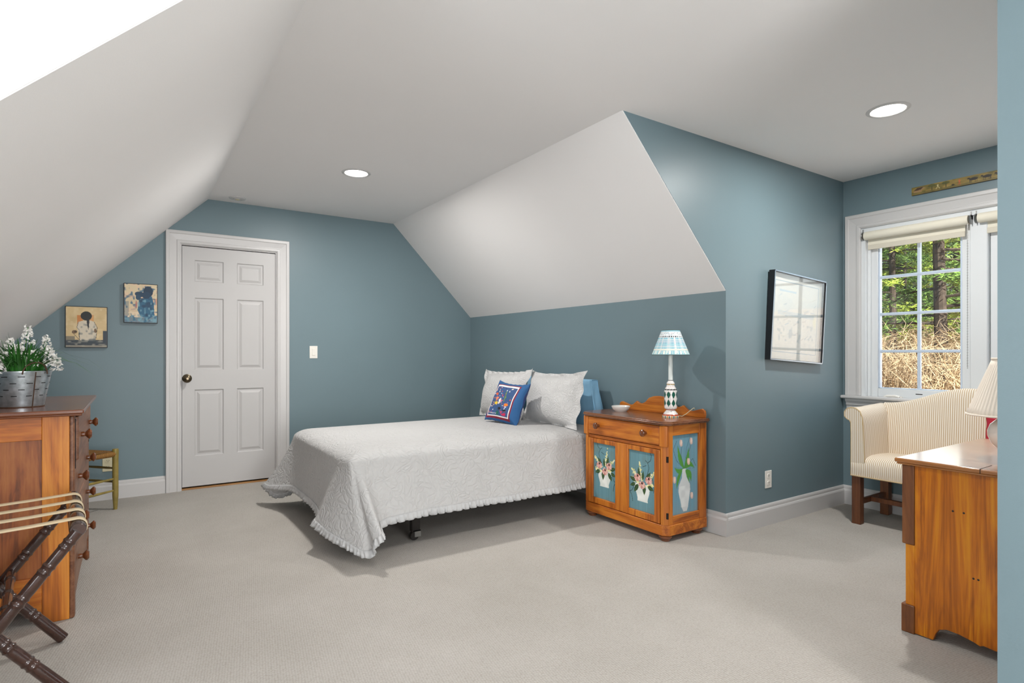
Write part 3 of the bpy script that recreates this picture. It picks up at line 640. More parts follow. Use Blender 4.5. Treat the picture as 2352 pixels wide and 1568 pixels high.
# ---------------------------------------------------------------- small dish
ds = thing('trinket_dish', 'small white painted dish on the washstand', 'dish', (2.875, 2.93, .730))
cq = Canvas(1, 1, 60, '#efece6', 6)
def dishcol(t, z, r):
    k = int(t / (2 * math.pi) * 14)
    if .02 < r < .056 and z > .012 and (k * 7 + int(r * 300)) % 5 == 0: return lin(['#7fae4a', '#c05a3a', '#d9b23a', '#4a5a9a'][k % 4])
    return lin('#eeebe6')
MB().lathe([(0, 0), (.040, 0), (.044, .004), (.056, .014), (.063, .028), (.066, .036), (.064, .038), (.060, .030), (.05, .016), (.036, .009), (.02, .008), (0, .008)], 56, col=dishcol).build('bowl', M['glaze'], ds)

# ---------------------------------------------------------------- bed
BX0, BX1, BY0, BY1, BZ = 1.0, 2.93, 3.13, 4.45, .572
bed = thing('bed', 'full-size bed on a dark metal caster frame under the white coverlet', 'bed', (0, 0, 0)); bed.location = (BX0, BY0, 0)
LX, LY = BX1 - BX0, BY1 - BY0
MB().box(.01, LX, .01, LY - .01, .385, BZ - .012).build('mattress', M['mattress'], bed, bevel=.05, seg=4)
MB().box(.02, LX, .03, LY - .03, .215, .38).build('box_spring', M['boxspring'], bed, bevel=.02)
for y in (.08, LY - .08):
    MB().box(.05, LX, y - .004, y + .004, .165, .215).box(.05, LX, y - .03, y + .03, .209, .215).build('side_rail', M['iron'], bed)
for x in (.42, 1.82): MB().box(x - .02, x + .02, .08, LY - .08, .170, .205).build('cross_rail', M['iron'], bed)
for x in (.44, 1.86):
    for y in (.10, LY - .10):
        lg = MB().box(x - .03, x + .03, y - .004, y + .004, .055, .21).box(x - .03, x - .022, y - .02, y + .02, .055, .21).build('leg', M['iron'], bed, bevel=.003)
        MB().lathe([(.006, -.014), (.026, -.014), (.029, -.008), (.029, .008), (.026, .014), (.006, .014)], 20, Matrix.Translation((x - .01, y, .029)) @ Matrix.Rotation(R(90), 4, 'X')).build('caster_wheel', M['rubber'], lg)
        MB().box(x - .012, x + .028, y - .019, y - .016, .022, .06).box(x - .012, x + .028, y + .016, y + .019, .022, .06).box(x - .012, x + .028, y - .019, y + .019, .055, .06).build('caster_fork', M['steel'], lg)
MB().box(LX + .015, LX + .04, .20, LY - .06, .18, .925).build('headboard', M['dress'], bed, bevel=.02)

def cat(pts, n):
    """catmull-rom through points, n samples per span"""
    P = [np.array(p, float) for p in pts]; P = [2 * P[0] - P[1]] + P + [2 * P[-1] - P[-2]]; out = []
    for i in range(1, len(P) - 2):
        for k in range(n):
            t = k / n; a, b_, c, d_ = P[i - 1], P[i], P[i + 1], P[i + 2]
            out.append(.5 * (2 * b_ + (c - a) * t + (2 * a - 5 * b_ + 4 * c - d_) * t * t + (3 * b_ - a - 3 * c + d_) * t ** 3))
    out.append(P[-2]); return out
# (edge x, edge y, hem x, hem y, hem z): from the head along the near side, round the foot, back along the far side
HEM = [(2.93, 3.13, 2.93, 3.085, .225), (2.3, 3.13, 2.3, 3.075, .222), (1.7, 3.13, 1.68, 3.075, .222), (1.3, 3.13, 1.30, 3.06, .220), (1.14, 3.13, 1.155, 3.035, .212),
       (1.09, 3.13, 1.12, 2.975, .200), (1.055, 3.13, 1.095, 2.885, .185), (1.035, 3.13, 1.06, 2.905, .150), (1.02, 3.132, 1.065, 2.945, .095), (1.005, 3.14, 1.02, 2.98, .085), (.998, 3.16, .965, 3.09, .115), (.995, 3.19, .915, 3.21, .140), (.992, 3.22, .885, 3.33, .165), (.992, 3.27, .880, 3.39, .175),
       (.992, 3.40, .925, 3.47, .190), (.992, 3.62, .945, 3.64, .205), (.992, 3.95, .945, 3.95, .210), (.992, 4.2, .935, 4.21, .205), (.992, 4.34, .90, 4.38, .180), (.993, 4.40, .84, 4.53, .160), (.998, 4.43, .835, 4.63, .155), (1.01, 4.45, .90, 4.60, .075), (1.04, 4.455, .99, 4.56, .085), (1.09, 4.455, 1.08, 4.53, .14), (1.3, 4.455, 1.3, 4.5, .21), (2.1, 4.455, 2.1, 4.49, .215), (2.93, 4.455, 2.93, 4.48, .22)]
HS = cat(HEM, 14); NP = len(HS); ox, oy = BX0, BY0
cl = thing('coverlet', 'white floral quilted coverlet with ruffled hem draped over the bed', 'bedspread', (ox, oy, 0))
ROWS = 26; rows = []
def inset(x, y):
    return min(max(x, 1.0 + .13), 2.93), min(max(y, 3.13 + .13), 4.455 - .13)
for r in range(ROWS + 1):
    row = []
    for k, (ex, ey, hx, hy, hz) in enumerate(HS):
        ix, iy = inset(ex, ey); f = r / ROWS
        if f < .25:   # from the flat top out to the edge, rounding over
            g = f / .25; s_ = math.sin(g * math.pi / 2); x = ix + (ex - ix) * (.35 * g + .65 * s_); y = iy + (ey - iy) * (.35 * g + .65 * s_); z = BZ + .012 - .055 * (1 - math.cos(g * math.pi / 2))
        else:
            g = (f - .25) / .75; z0 = BZ - .043; e = g ** 1.25
            x = ex + (hx - ex) * e; y = ey + (hy - ey) * e; z = z0 + (hz - z0) * (1 - (1 - g) ** 1.04)
            y -= .006 * math.sin(ex * 16) * g if ey < 3.14 and ex > 1.2 else 0
        row.append((x - ox, y - oy, z))
    rows.append(row)
mb = MB(); mb.add([p for row in rows for p in row], [(r * NP + k, r * NP + k + 1, (r + 1) * NP + k + 1, (r + 1) * NP + k) for r in range(ROWS) for k in range(NP - 1)])
nx, ny = 60, 44
def topz(a, b_): return BZ + .012 + .015 * math.sin(math.pi * min(1, a * 1.05)) ** .5 * math.sin(math.pi * b_) ** .6
tx0, tx1, ty0, ty1 = 1.13, 2.93, 3.26, 4.325
mb.grid(lambda a, b_: (tx0 + (tx1 - tx0) * a - ox, ty0 + (ty1 - ty0) * b_ - oy, topz(a, b_) if 0 < a and 0 < b_ < 1 else BZ + .012), nx, ny)
mb.build('quilt', M['quilt'], cl, merge=.0006, smooth=60)
hem = []; acc = 0
for k in range(NP - 1):
    p, q = Vector(rows[-1][k]), Vector(rows[-1][k + 1]); pu, qu = Vector(rows[-3][k]), Vector(rows[-3][k + 1]); L = (q - p).length; n = max(1, int(L / .0055))
    for i in range(n):
        t = i / n; hem.append((p.lerp(q, t), (p.lerp(q, t) - pu.lerp(qu, t)).normalized(), (q - p).normalized(), acc + L * t))
    acc += L
mbr = MB(); vs = []; rr = random.Random(3)
for p, dn, tg, s_ in hem:
    nrm = tg.cross(dn).normalized(); ph = s_ / .027 * 2 * math.pi + 1.2 * math.sin(s_ * 17) + .8 * math.sin(s_ * 41); am = .0085 + .003 * math.sin(s_ * 23)
    for j in range(4):
        f = j / 3; vs.append(p + dn * (.042 * f - .004) + nrm * (am * math.sin(ph) * f ** .8 + .002) + tg * (am * .6 * math.cos(ph * .5) * f) + Vector((0, 0, .003 * math.sin(ph * .5) * f)))
n = len(hem); mbr.add(vs, [(i * 4 + j, i * 4 + j + 1, (i + 1) * 4 + j + 1, (i + 1) * 4 + j) for i in range(n - 1) for j in range(3)])
for i, v in enumerate(mbr.v): mbr.v[i] = (v[0], v[1], max(v[2], .006))
mbr.build('ruffle', M['ruffle'], cl, smooth=50, solid=.0012)

# ---------------------------------------------------------------- pillows
def pillow(root, part, mat, w_, h_, th, ears=.10, pinch=.05, n=44, seed=1, col=None, flange=.0, wav=.006):
    rs = random.Random(seed); ph = [rs.uniform(0, 6.28) for _ in range(8)]; mb = MB()
    for side in (1, -1):
        def fn(a, b_):
            x, y = 2 * a - 1, 2 * b_ - 1
            rx = max(0, 1 - abs(x) ** 2.6); ry = max(0, 1 - abs(y) ** 2.6)
            if flange: 
                q = 1 / (1 - flange); rx = max(0, 1 - min(1, abs(x) * q) ** 2.4); ry = max(0, 1 - min(1, abs(y) * q) ** 2.4)
            t = th / 2 * (rx * ry) ** .55 + .0025
            er = ears * (1 if y > 0 else .25); X = x * (1 - pinch * (1 - y * y) + er * abs(x) ** 3 * abs(y) ** 4); Y = y * (1 - pinch * (1 - x * x) + er * 1.6 * abs(y) ** 3 * abs(x) ** 5)
            edge = max(abs(x), abs(y)); e = max(0, (edge - .8) / .2)
            wv = wav * e * math.sin(9 * (x + y) + ph[0] + 5 * x * ph[1]) + .012 * e * math.sin(2.2 * (x - y) + ph[2])
            wr = .004 * math.sin(7 * x + 3 * y + ph[3]) * math.sin(5 * y - 2 * x + ph[4]) * (1 - e)
            if abs(x) > .999 or abs(y) > .999: t = 0
            return (X * w_ / 2, Y * h_ / 2, side * (t + wr * (t > .01)) + wv)
        mb.grid(fn, n, n, (lambda a, b_: col(a, b_) if side == 1 else col(-1, -1)) if col else None, flip=side < 0)
    return mb.build(part, mat, root, merge=1e-5, smooth=70) if not col else mb.build(part, mat, root, smooth=70)
def lean(root, base, ex, tilt, h_, roll=0):
    """stand a pillow: base = middle of its lower edge, ex = its left-to-right direction seen from the front, tilt back from upright"""
    ex = Vector(ex).normalized(); nz = ex.cross(Vector((0, 0, 1))).normalized()   # towards the viewer
    up = Vector((0, 0, 1)) * math.cos(tilt) - nz * math.sin(tilt); ez = ex.cross(up).normalized()
    ex2 = ex * math.cos(roll) + up * math.sin(roll); up2 = -ex * math.sin(roll) + up * math.cos(roll)
    m = Matrix((ex2, up2, ez)).transposed().to_4x4(); m.translation = Vector(base) + up * h_ / 2
    root.matrix_world = m
for lab, cx, y, sd, ro in (('white quilted ruffle-edged pillow at the far side, behind the blue cushion', 2.669, 4.226, 11, (-90.7, 14.7, 2.2)), ('white quilted ruffle-edged pillow at the near side by the washstand', 2.688, 3.536, 4, (-92, 12.5, .8))):
    p = thing('bed_pillow', lab, 'pillow', group='white pillows at the head of the bed')
    pillow(p, 'sham', M['sham'], .70, .41, .21, ears=.08, pinch=.025, seed=sd, flange=.11, wav=.010)
    lean(p, (cx, y, .588), (math.cos(R(ro[0])), math.sin(R(ro[0])), 0), R(ro[1]), .40, R(ro[2]))
# appliqué cushion
cp_ = Canvas(1, 1, 90, '#2a5a8c', 21)
cp_.rect(.12, .80, .10, .86, '#7e1a30'); cp_.rect(.145, .775, .125, .835, '#ece4e2'); cp_.rect(.175, .745, .155, .805, '#34517e')
rc = random.Random(5)
for i in range(70):
    x, y = rc.uniform(.20, .72), rc.uniform(.18, .78); c = rc.choice(['#d8604e', '#e0e4ec', '#c75a3a', '#e8b7a0', '#7a3f7a', '#d93a5c', '#2f6f4a', '#e6e2d0', '#23356a', '#d06a2a'])
    cp_.ell(x, y, rc.uniform(.008, .02), rc.uniform(.006, .016), c, rc.uniform(0, 180))
for x, y, c, rx, ry in ((.36, .41, '#e8bd2a', .05, .03), (.64, .40, '#e87a24', .05, .028), (.50, .30, '#15171c', .045, .022), (.64, .28, '#15171c', .045, .02), (.46, .21, '#1f5f52', .04, .035), (.64, .195, '#c5254f', .06, .02), (.28, .62, '#c45a34', .045, .02), (.34, .52, '#d97f5a', .035, .03), (.56, .62, '#6f8a3a', .014, .09), (.44, .48, '#e2dccf', .03, .05), (.22, .40, '#1f4f7a', .03, .03)):
    cp_.ell(x, y, rx, ry, c, 8)
    for q in (-.6, -.2, .2, .6): cp_.line([(x + q * rx, y), (x + q * rx * 1.1, y - ry * 1.7)], .008, c)
for x in range(6): cp_.line([(.22 + x * .035, .20), (.235 + x * .035, .185), (.25 + x * .035, .20)], .006, '#e9e6e0')
tc_ = thing('throw_cushion', 'blue cushion with a red and white bordered animal appliqué on the bed', 'cushion')
def cushcol(a, b_):
    if a >= 0: a, b_ = min(1, max(0, .46 + (a - .46) * .86)), min(1, max(0, .47 + (b_ - .47) * .88))
    return tuple(cp_.A[int(round(b_ * cp_.ny)), int(round(a * cp_.nx))]) if a >= 0 else lin('#2f3f72')
pillow(tc_, 'cover', M['printfabric'], .35, .335, .13, ears=.05, pinch=.05, n=88, seed=9, col=cushcol, wav=.004)
lean(tc_, (2.376, 3.727, .600), (.19, -.98, 0), R(26), .335, R(-3.4))

# blue cloth over the headboard
bc = thing('blue_cloth', 'light blue cloth draped over the headboard behind the pillows', 'cloth', (2.957, 3.86, 0))
def cloth(a, b_):
    # a: along the board from the near end to the far end, b: front hem -> over the top -> back hem
    y = -.56 + 1.05 * a; L = (b_ - .5) * 2; near = max(0, 1 - a * 5)
    drop = max(0, abs(L) - .07) / .93; z = .935 - .012 * (1 - min(1, (1 - abs(L)) * 14)) - drop * (.40 + .06 * math.sin(y * 9)) ; x = (.032 * (1 if L > 0 else -1)) * min(1, abs(L) / .07) 
    x += drop * (.010 * math.sin(y * 38 + L * 2) + .006) * (1 if L > 0 else -.6) ; y -= near * drop * (.10 + .02 * math.sin(L * 9)) * .9
    return (x, y, z)
mbc = MB().grid(cloth, 80, 40)
def endflap(a, b_):
    L = (a - .5) * 2; p = cloth(0, a); q = Vector(p); drop = b_
    return (q.x * (1 - .1 * b_), q.y - .006 * math.sin(a * 9) * b_, q.z)
mbc.build('cloth', M['bluecloth'], bc, smooth=70, solid=.003)
fl = MB().grid(lambda a, b_: (-.046 + .092 * a + .008 * math.sin(b_ * 7 + a * 4), -.556 - .10 * b_ ** 1.2 - .012 * math.sin(a * 8 + b_ * 3) * b_, .932 - .42 * b_), 16, 20)
fl.build('end_fold', M['bluecloth'], bc, smooth=70, solid=.003)

# ---------------------------------------------------------------- tall dresser at the left edge
dr = thing('dresser', 'tall amber pine chest of drawers under the sloped ceiling', 'dresser', (-.21, 3.09, 0)); DW = .955; DD = .50
MB().box(-DD + .02, -.012, .02, DW - .02, .08, .872).build('carcass', M['dresspanel'], dr)
for y0, y1 in ((0, .026), (DW - .026, DW)):
    MB().box(-.108, -.016, y0, y1, .0, .872).build('side_stile', M['dress'], dr, bevel=.002)
    MB().box(-DD, -DD + .09, y0, y1, .0, .872).build('side_stile', M['dress'], dr, bevel=.002)
    MB().box(-DD + .09, -.108, y0 + .001, y1 - .001, .775, .872).build('side_rail', M['dress_x'], dr, bevel=.002)
    pts = [(-DD + .09, .20), (-DD + .09, .03)] + [(-DD + .09 + (DD - .198) * t / 12, .03 + .05 * math.sin(math.pi * t / 12)) for t in range(1, 12)] + [(-.108, .03), (-.108, .20)]
    MB().prism(pts, 'y', y0 + .001, y1 - .001).build('side_rail', M['dress_x'], dr, bevel=.002)
    lo, hi = (y0 + .010, y0 + .020) if y0 == 0 else (y1 - .020, y1 - .010)
    MB().box(-DD + .085, -.103, lo, hi, .17, .80).build('side_panel', M['dresspanel'], dr)
for y0, y1, s_ in ((-.001, .05, 1), (DW - .05, DW + .001, -1)):
    MB().box(-.018, .002, y0, y1, .0, .872).build('front_stile', M['dressfront'], dr, bevel=.008, seg=4)
    MB().box(.0015, .004, (y0 + y1) / 2 - .006, (y0 + y1) / 2 + .006, .64, .855).build('groove_shade', M['dark'], dr)  # raised dark strip, painted as the shade of a recess
pts = [(.05, .115), (.05, .03)] + [(.05 + (DW - .1) * t / 16, .03 + .055 * math.sin(math.pi * t / 16) ** .6) for t in range(1, 16)] + [(DW - .05, .03), (DW - .05, .115)]
MB().prism(pts, 'x', -.02, -.004).build('front_apron', M['dressfront'], dr)
for z0, z1, ov in ((.672, .862, .010), (.488, .664, 0), (.302, .480, 0), (.118, .294, 0)):
    d_ = MB().box(-.02, .002 + ov, .055, DW - .055, z0, z1).build('drawer', M['dressfront'], dr, bevel=.004)
    for y in (.20, .755): MB().lathe([(.011, 0), (.012, .008), (.010, .016), (.016, .022), (.023, .028), (.024, .034), (.016, .041), (0, .042)], 20, Matrix.Translation((.002 + ov, y, (z0 + z1) / 2)) @ Matrix.Rotation(R(90), 4, 'Y')).build('knob', M['knob'], d_)
MB().box(-DD - .005, .030, -.028, DW + .028, .872, .882).box(-DD - .005, .036, -.034, DW + .034, .881, .899).build('top', M['dresstop'], dr, bevel=.006, seg=3)

# ---------------------------------------------------------------- bucket of white flowers
bk = thing('flower_bucket', 'galvanised slotted bucket of white artificial flowers on the dresser', 'plant', (-.418, 3.37, .899))
def brad(z): return .080 + .028 * z / .158
bkt = MB().lathe([(0, .003), (.079, .003), (.080, 0), (.081, .004)] + [(brad(.158 * i / 10), .158 * i / 10) for i in range(1, 11)] + [(.110, .158), (.110, .162), (.106, .162), (.104, .155), (.082, .03), (0, .03)], 56).build('bucket', M['galv'], bk)
MB().lathe([(brad(0) + .001, .0), (brad(0) + .0025, .002), (brad(.004) + .001, .005)], 48, cap=False).build('rim', M['rust'], bkt)
MB().lathe([(0, .146), (.102, .146), (.102, .148), (0, .148)], 30).build('moss', M['leaf'], bk)
for row, z in enumerate((.137, .108, .080, .052)):
    for k in range(11):
        t0 = (k + (.5 if row % 2 else 0)) / 11 * 2 * math.pi + .15; s = MB(); r_ = brad(z) + .0012
        vs = [(r_ * math.cos(t0 + q * .046), r_ * math.sin(t0 + q * .046), z + e) for q in range(6) for e in (-.0016, .0016)]
        s.add(vs, [(2 * q, 2 * q + 2, 2 * q + 3, 2 * q + 1) for q in range(5)]).build('slot', M['dark'], bkt, smooth=0)
for t in (-.98, 2.16): MB().tube([((brad(z) + .001) * math.cos(t), (brad(z) + .001) * math.sin(t), z) for z in (0, .08, .158)], .0022, 6).build('seam', M['rust'], bkt)
def arc_handle(tc):
    pts = []
    for k in range(15):
        q = math.pi * k / 14; t = tc + .44 * math.cos(q) * -1; r_ = brad(.15) + .006; pts.append((r_ * math.cos(t), r_ * math.sin(t), .148 + .052 * math.sin(q)))
    MB().tube(pts, .0030, 6).build('handle', M['rust'], bk)
arc_handle(-.98); arc_handle(2.16)
rl = random.Random(12); s = MB()
for i in range(260):
    t = rl.uniform(0, 6.283); r0 = .085 * math.sqrt(rl.random()); L = rl.uniform(.11, .21); out = rl.uniform(.02, .15) * (.4 + r0 / .085); wd = rl.uniform(.003, .0055)
    if rl.random() < .12: L *= 1.2; out += .10
    c_, s__ = math.cos(t), math.sin(t); pts = []
    for k in range(6):
        f = k / 5; pts.append(Vector((r0 * c_ + out * f ** 1.8 * c_, r0 * s__ + out * f ** 1.8 * s__, .14 + L * (f - .45 * f ** 3 * (out / .12)))))
    tn = Vector((-s__, c_, 0)); vs = []
    for k, p in enumerate(pts): q = wd * (1 - (k / 5) ** 2) + .0004; vs += [p - tn * q, p + tn * q]
    s.add(vs, [(2 * k, 2 * k + 1, 2 * k + 3, 2 * k + 2) for k in range(5)])
fo = s.build('foliage', M['leaf'], bk, smooth=60); fo['kind'] = 'stuff'
for i, (dx, dy, h_, ln) in enumerate(((.02, .02, .36, .085), (-.035, -.03, .30, .08), (.085, .02, .31, .085), (.105, -.05, .26, .08), (-.09, .03, .29, .085), (.045, -.06, .245, .075), (-.02, .07, .27, .08), (.12, .05, .225, .07), (-.06, -.07, .22, .075), (.0, -.02, .265, .07))):
    st = MB().tube([(dx * .4, dy * .4, .14), (dx * .7, dy * .7, h_ - ln), (dx, dy, h_)], .0016, 5).build('flower_stem', M['leaf'], bk)
    s = MB(); rp = random.Random(40 + i)
    for k in range(75):
        f = rp.random(); z = h_ - ln * .9 + ln * f; rr_ = .022 * (1 - f * .75) + .003; t = rp.uniform(0, 6.283); c = Vector((dx + rr_ * math.cos(t), dy + rr_ * math.sin(t), z + rp.uniform(-.004, .004)))
        a = Vector((rp.uniform(-1, 1), rp.uniform(-1, 1), rp.uniform(-1, 1))).normalized() * .0085; b_ = a.orthogonal().normalized() * .0055; n_ = a.cross(b_).normalized() * .0025
        s.add([c - a, c + b_ + n_, c + a, c - b_ + n_], [(0, 1, 2), (0, 2, 3)])
    s.build('flower_spike', M['petal'], st, smooth=0)

# ---------------------------------------------------------------- luggage rack
lr = thing('luggage_rack', 'dark turned-wood folding luggage rack with cream straps by the dresser', 'luggage rack', (-.400, 2.655, 0), R(5.5))
def ringprof(r0, r1, rings, mid=None):
    out = []
    for i in range(181):
        t = i / 180; r = r0 + (r1 - r0) * t
        for q in rings:
            for e in (-.016, .016): r += .0034 * math.exp(-((t - q - e) / .006) ** 2)
            r -= .0012 * math.exp(-((t - q) / .05) ** 2)
        out.append((t, r))
    return [(0, 0)] + out + [(1, 0)]
YN, YF = -.30, .235   # near and far pair
for yy in (YN, YF):
    e = .022 if yy < 0 else -.022
    for top, bot, oy in (((.221, .548), (-.185, 0.012), yy), ((-.225, .548), (.190, 0.012), yy + e * 2)):
        MB().spin((bot[0], oy, bot[1]), (top[0], oy, top[1]), ringprof(.0205, .0180, (.22, .36, .64, .80, .93)), 18).build('leg', M['rack'], lr, smooth=50)
MB().spin((.221, -.30, .552), (.221, .275, .552), [(0, 0), (0, .021), (.012, .024), (.988, .024), (1, .021), (1, 0)], 22).build('top_bar', M['rack'], lr, smooth=50)
MB().spin((-.225, -.30, .552), (-.225, .275, .552), [(0, 0), (0, .021), (.012, .024), (.988, .024), (1, .021), (1, 0)], 22).build('top_bar', M['rack'], lr, smooth=50)
for x, z in ((.035, .30), (-.03, .22)): MB().spin((x, YN, z), (x, YF, z), ringprof(.014, .014, (.2, .5, .8)), 14).build('stretcher', M['rack'], lr, smooth=50)
for y in (-.240, -.100, .045, .190):
    path = [(-.225 - .0275 * math.sin(q), .552 + .0275 * math.cos(q)) for q in [math.pi * (1 - k / 10) for k in range(11)]] + [(-.1, .573), (0, .570), (.1, .573)] + [(.221 + .0275 * math.sin(q), .552 + .0275 * math.cos(q)) for q in [math.pi * k / 10 for k in range(11)]]
    s = MB(); s.add([(x, y + o, z) for x, z in path for o in (-.019, .019)], [(2 * k, 2 * k + 1, 2 * k + 3, 2 * k + 2) for k in range(len(path) - 1)]); s.build('strap', M['strap'], lr, smooth=50, solid=.003)

# ---------------------------------------------------------------- rush stool
ST = .33; sa = R(42)
corner = Vector((-.105, 5.075)); ctr = corner - Vector((math.cos(sa), math.sin(sa))) * ST / 2 + Vector((-math.sin(sa), math.cos(sa))) * ST / 2 * .95
stl = thing('rush_stool', 'low olive wood stool with woven rush seat behind the dresser', 'stool', (ctr.x, ctr.y, 0), sa); h = ST / 2
for x in (-h, h):
    for y in (-h * .95, h * .95): MB().lathe([(0, 0), (.012, 0), (.016, .06), (.019, .10), (.0195, .36), (.021, .43), (.018, .442), (0, .444)], 16).build('leg', M['olive'], stl, loc=(x, y, 0))
mbs = MB().grid(lambda a, b_: ((2 * a - 1) * h, (2 * b_ - 1) * h * .95, .425 - .016 * math.sin(math.pi * a) * math.sin(math.pi * b_)), 12, 12)
mbs.grid(lambda a, b_: ((2 * a - 1) * h, (2 * b_ - 1) * h * .95, .385 + .006 * math.sin(math.pi * a)), 12, 12, flip=True)
mbs.build('underside', M['rush'], stl)
for i, (p, q) in enumerate((((-h, -h * .95), (h, -h * .95)), ((-h, h * .95), (h, h * .95)), ((-h, -h * .95), (-h, h * .95)), ((h, -h * .95), (h, h * .95)))):
    P, Q = Vector((*p, .405)), Vector((*q, .405)); MB().spin(P, Q, [(0, .016), (.1, .020), (.5, .017), (.9, .020), (1, .016)], 14).build('rush_roll', M['rush'], stl)
    for z in ((.14, .225) if i != 3 else (.30, .20)): MB().spin((*p, z), (*q, z), [(0, .006), (.5, .0095), (1, .006)], 10).build('rung', M['olive'] if i != 3 else M['olived'], stl)

# ---------------------------------------------------------------- the two small paintings
def painting(nm, label, u0, u1, z0, z1, cv):
    p = thing(nm, label, 'painting', ((u0 + u1) / 2, VA, (z0 + z1) / 2), group='small canvases beside the door'); w_, h_ = u1 - u0, z1 - z0
    MB().box(-w_ / 2, w_ / 2, -.028, -.001, -h_ / 2, h_ / 2).build('canvas_edge', M['black'], p, bevel=.002)
    cv.sheet(lambda a, b_: (-w_ / 2 + .005 + (w_ - .010) * a, -.0288, -h_ / 2 + .005 + (h_ - .010) * b_)).build('painted_face', M['art'], p, smooth=0)
c1 = Canvas(.26, .315, 110, '#d8bd8d', 31)
c1.wash(6, 7, '#c3a878', .4, .9, .6).wash(14, 16, '#e7d3ab', .5, .9, .5)
c1.rect(.07, .105, .18, .25, '#c9762c', .85).rect(.13, .175, .19, .255, '#d58f4c', .7)
c1.rect(0, .26, 0, .055, '#39424a').wash(12, 30, '#8f8d84', .5, .8, .8, (c1.Y < .055).astype(float)); c1.rect(0, .26, 0, .014, '#a79f8e', .7)
c1.rect(.235, .26, .03, .13, '#39434d').rect(0, .055, .05, .085, '#6b6a64', .8)
c1.poly([(.075, .195), (.10, .205), (.155, .21), (.178, .20), (.195, .155), (.192, .08), (.185, .05), (.085, .05), (.082, .10), (.068, .155)], '#d9cdb8')
c1.wash(16, 18, '#8b8a84', .5, .85, .8, ((np.abs(c1.X - .135) < .05) & (c1.Y < .19) & (c1.Y > .05)).astype(float)); c1.wash(10, 12, '#4a565c', .55, .8, .8, ((np.abs(c1.X - .135) < .055) & (c1.Y < .11) & (c1.Y > .045)).astype(float))
for pts in ([(.078, .195), (.068, .155), (.085, .13)], [(.178, .20), (.198, .155), (.19, .07)], [(.05, .10), (.09, .05)], [(.085, .06), (.082, .12)]): c1.line(pts, .003, '#2e2c2a')
c1.ell(.053, .118, .017, .014, '#7b6248', 20).ell(.186, .13, .008, .018, '#7b6248').ell(.06, .12, .010, .006, '#4b3b2d')
c1.ell(.128, .245, .036, .036, '#1f2424').poly([(.128, .225), (.148, .225), (.146, .17), (.142, .135), (.134, .17)], '#22272c')
painting('canvas_painting', 'small beige painting of a seated figure seen from behind', -.4225, -.1626, 1.183, 1.497, c1)
c2 = Canvas(.228, .313, 110, '#dcc9a6', 33)
c2.wash(5, 7, '#c9b594', .4, .8, .6).wash(14, 18, '#2f6480', .62, .8, .9).wash(10, 12, '#e9c2a4', .6, .85, .6)
c2.rect(0, .03, 0, .17, '#376781', .5).rect(0, .228, 0, .05, '#2f6884', .8).wash(18, 22, '#6f98a8', .5, .8, .8, (c2.Y < .06).astype(float)).wash(16, 20, '#e3ceb2', .45, .7, .95, ((c2.Y > .04) & (c2.Y < .09) & (c2.X < .14)).astype(float))
c2.poly([(.10, .19), (.14, .20), (.19, .22), (.205, .16), (.21, .06), (.17, .03), (.11, .05), (.09, .10)], '#2c617f')
c2.wash(12, 14, '#1c3f5c', .45, .75, .9, ((c2.X > .10) & (c2.X < .21) & (c2.Y > .05) & (c2.Y < .2)).astype(float)); c2.wash(16, 16, '#74a3b4', .6, .8, .8, ((c2.X > .09) & (c2.Y < .19)).astype(float))
c2.ell(.165, .255, .034, .045, '#16324a').ell(.105, .23, .034, .022, '#1b3c56', -10).ell(.095, .205, .018, .022, '#20445e').ell(.15, .225, .03, .03, '#1a3a54')
c2.rect(.075, .085, .12, .17, '#d9795a', .6).rect(.214, .226, .15, .2, '#c9705a', .6)
painting('canvas_painting', 'small blue painting of two embracing figures next to the door', -.0585, .169, 1.381, 1.694, c2)

# ---------------------------------------------------------------- framed print hanging crooked on the dormer wall
fp = thing('framed_print', 'pale print in a black metal frame hanging crooked on the dormer wall', 'framed picture', (3.835, VC - .004, 1.378)); fp.rotation_euler = (R(1.2), R(3.4), 0)
FW, FH, FD = .325, .298, .042
s = MB().box(-FW, -FW + .010, -FD, 0, -FH, FH).box(FW - .010, FW, -FD, 0, -FH, FH).box(-FW + .010, FW - .010, -FD, 0, -FH, -FH + .010).box(-FW + .010, FW - .010, -FD, 0, FH - .010, FH); s.build('frame', M['black'], fp, smooth=0)
s = MB().box(-FW, -FW + .008, -FD - .001, -FD, -FH, FH).box(FW - .008, FW, -FD - .001, -FD, -FH, FH).box(-FW, FW, -FD - .001, -FD, -FH, -FH + .008).box(-FW, FW, -FD - .001, -FD, FH - .008, FH); s.build('frame_lip', M['silver'], fp, smooth=0)
c3 = Canvas(.63, .576, 150, '#d9d5cc', 41); c3.wash(6, 6, '#cdd0cc', .4, .8, .5).wash(20, 24, '#e2ddd2', .5, .9, .5)
for x0, y0, x1, y1 in ((.045, .05, .045, .53), (.045, .53, .585, .53), (.585, .53, .585, .05), (.585, .05, .045, .05)): c3.line([(x0, y0), (x1, y1)], .005, '#7f97a8')
c3.rect(.09, .54, .30, .33, '#b9c4c8', .7).rect(.10, .30, .46, .475, '#a9c0ce', .7)
for i in range(26): x = .09 + .45 * c3.rng.rand(); y = .10 + .34 * c3.rng.rand(); c3.line([(x, y), (x + .02 + .05 * c3.rng.rand(), y + .02 * c3.rng.rand())], .004, ['#8fa3b3', '#b7a9a4', '#9fb4c4', '#c6bfae'][i % 4], .7)
c3.wash(26, 26, '#9aa7ad', .66, .85, .6, ((c3.X > .09) & (c3.X < .54) & (c3.Y > .12) & (c3.Y < .30)).astype(float)).wash(8, 6, '#e0dcae', .7, .9, .5, (c3.X > .4).astype(float))
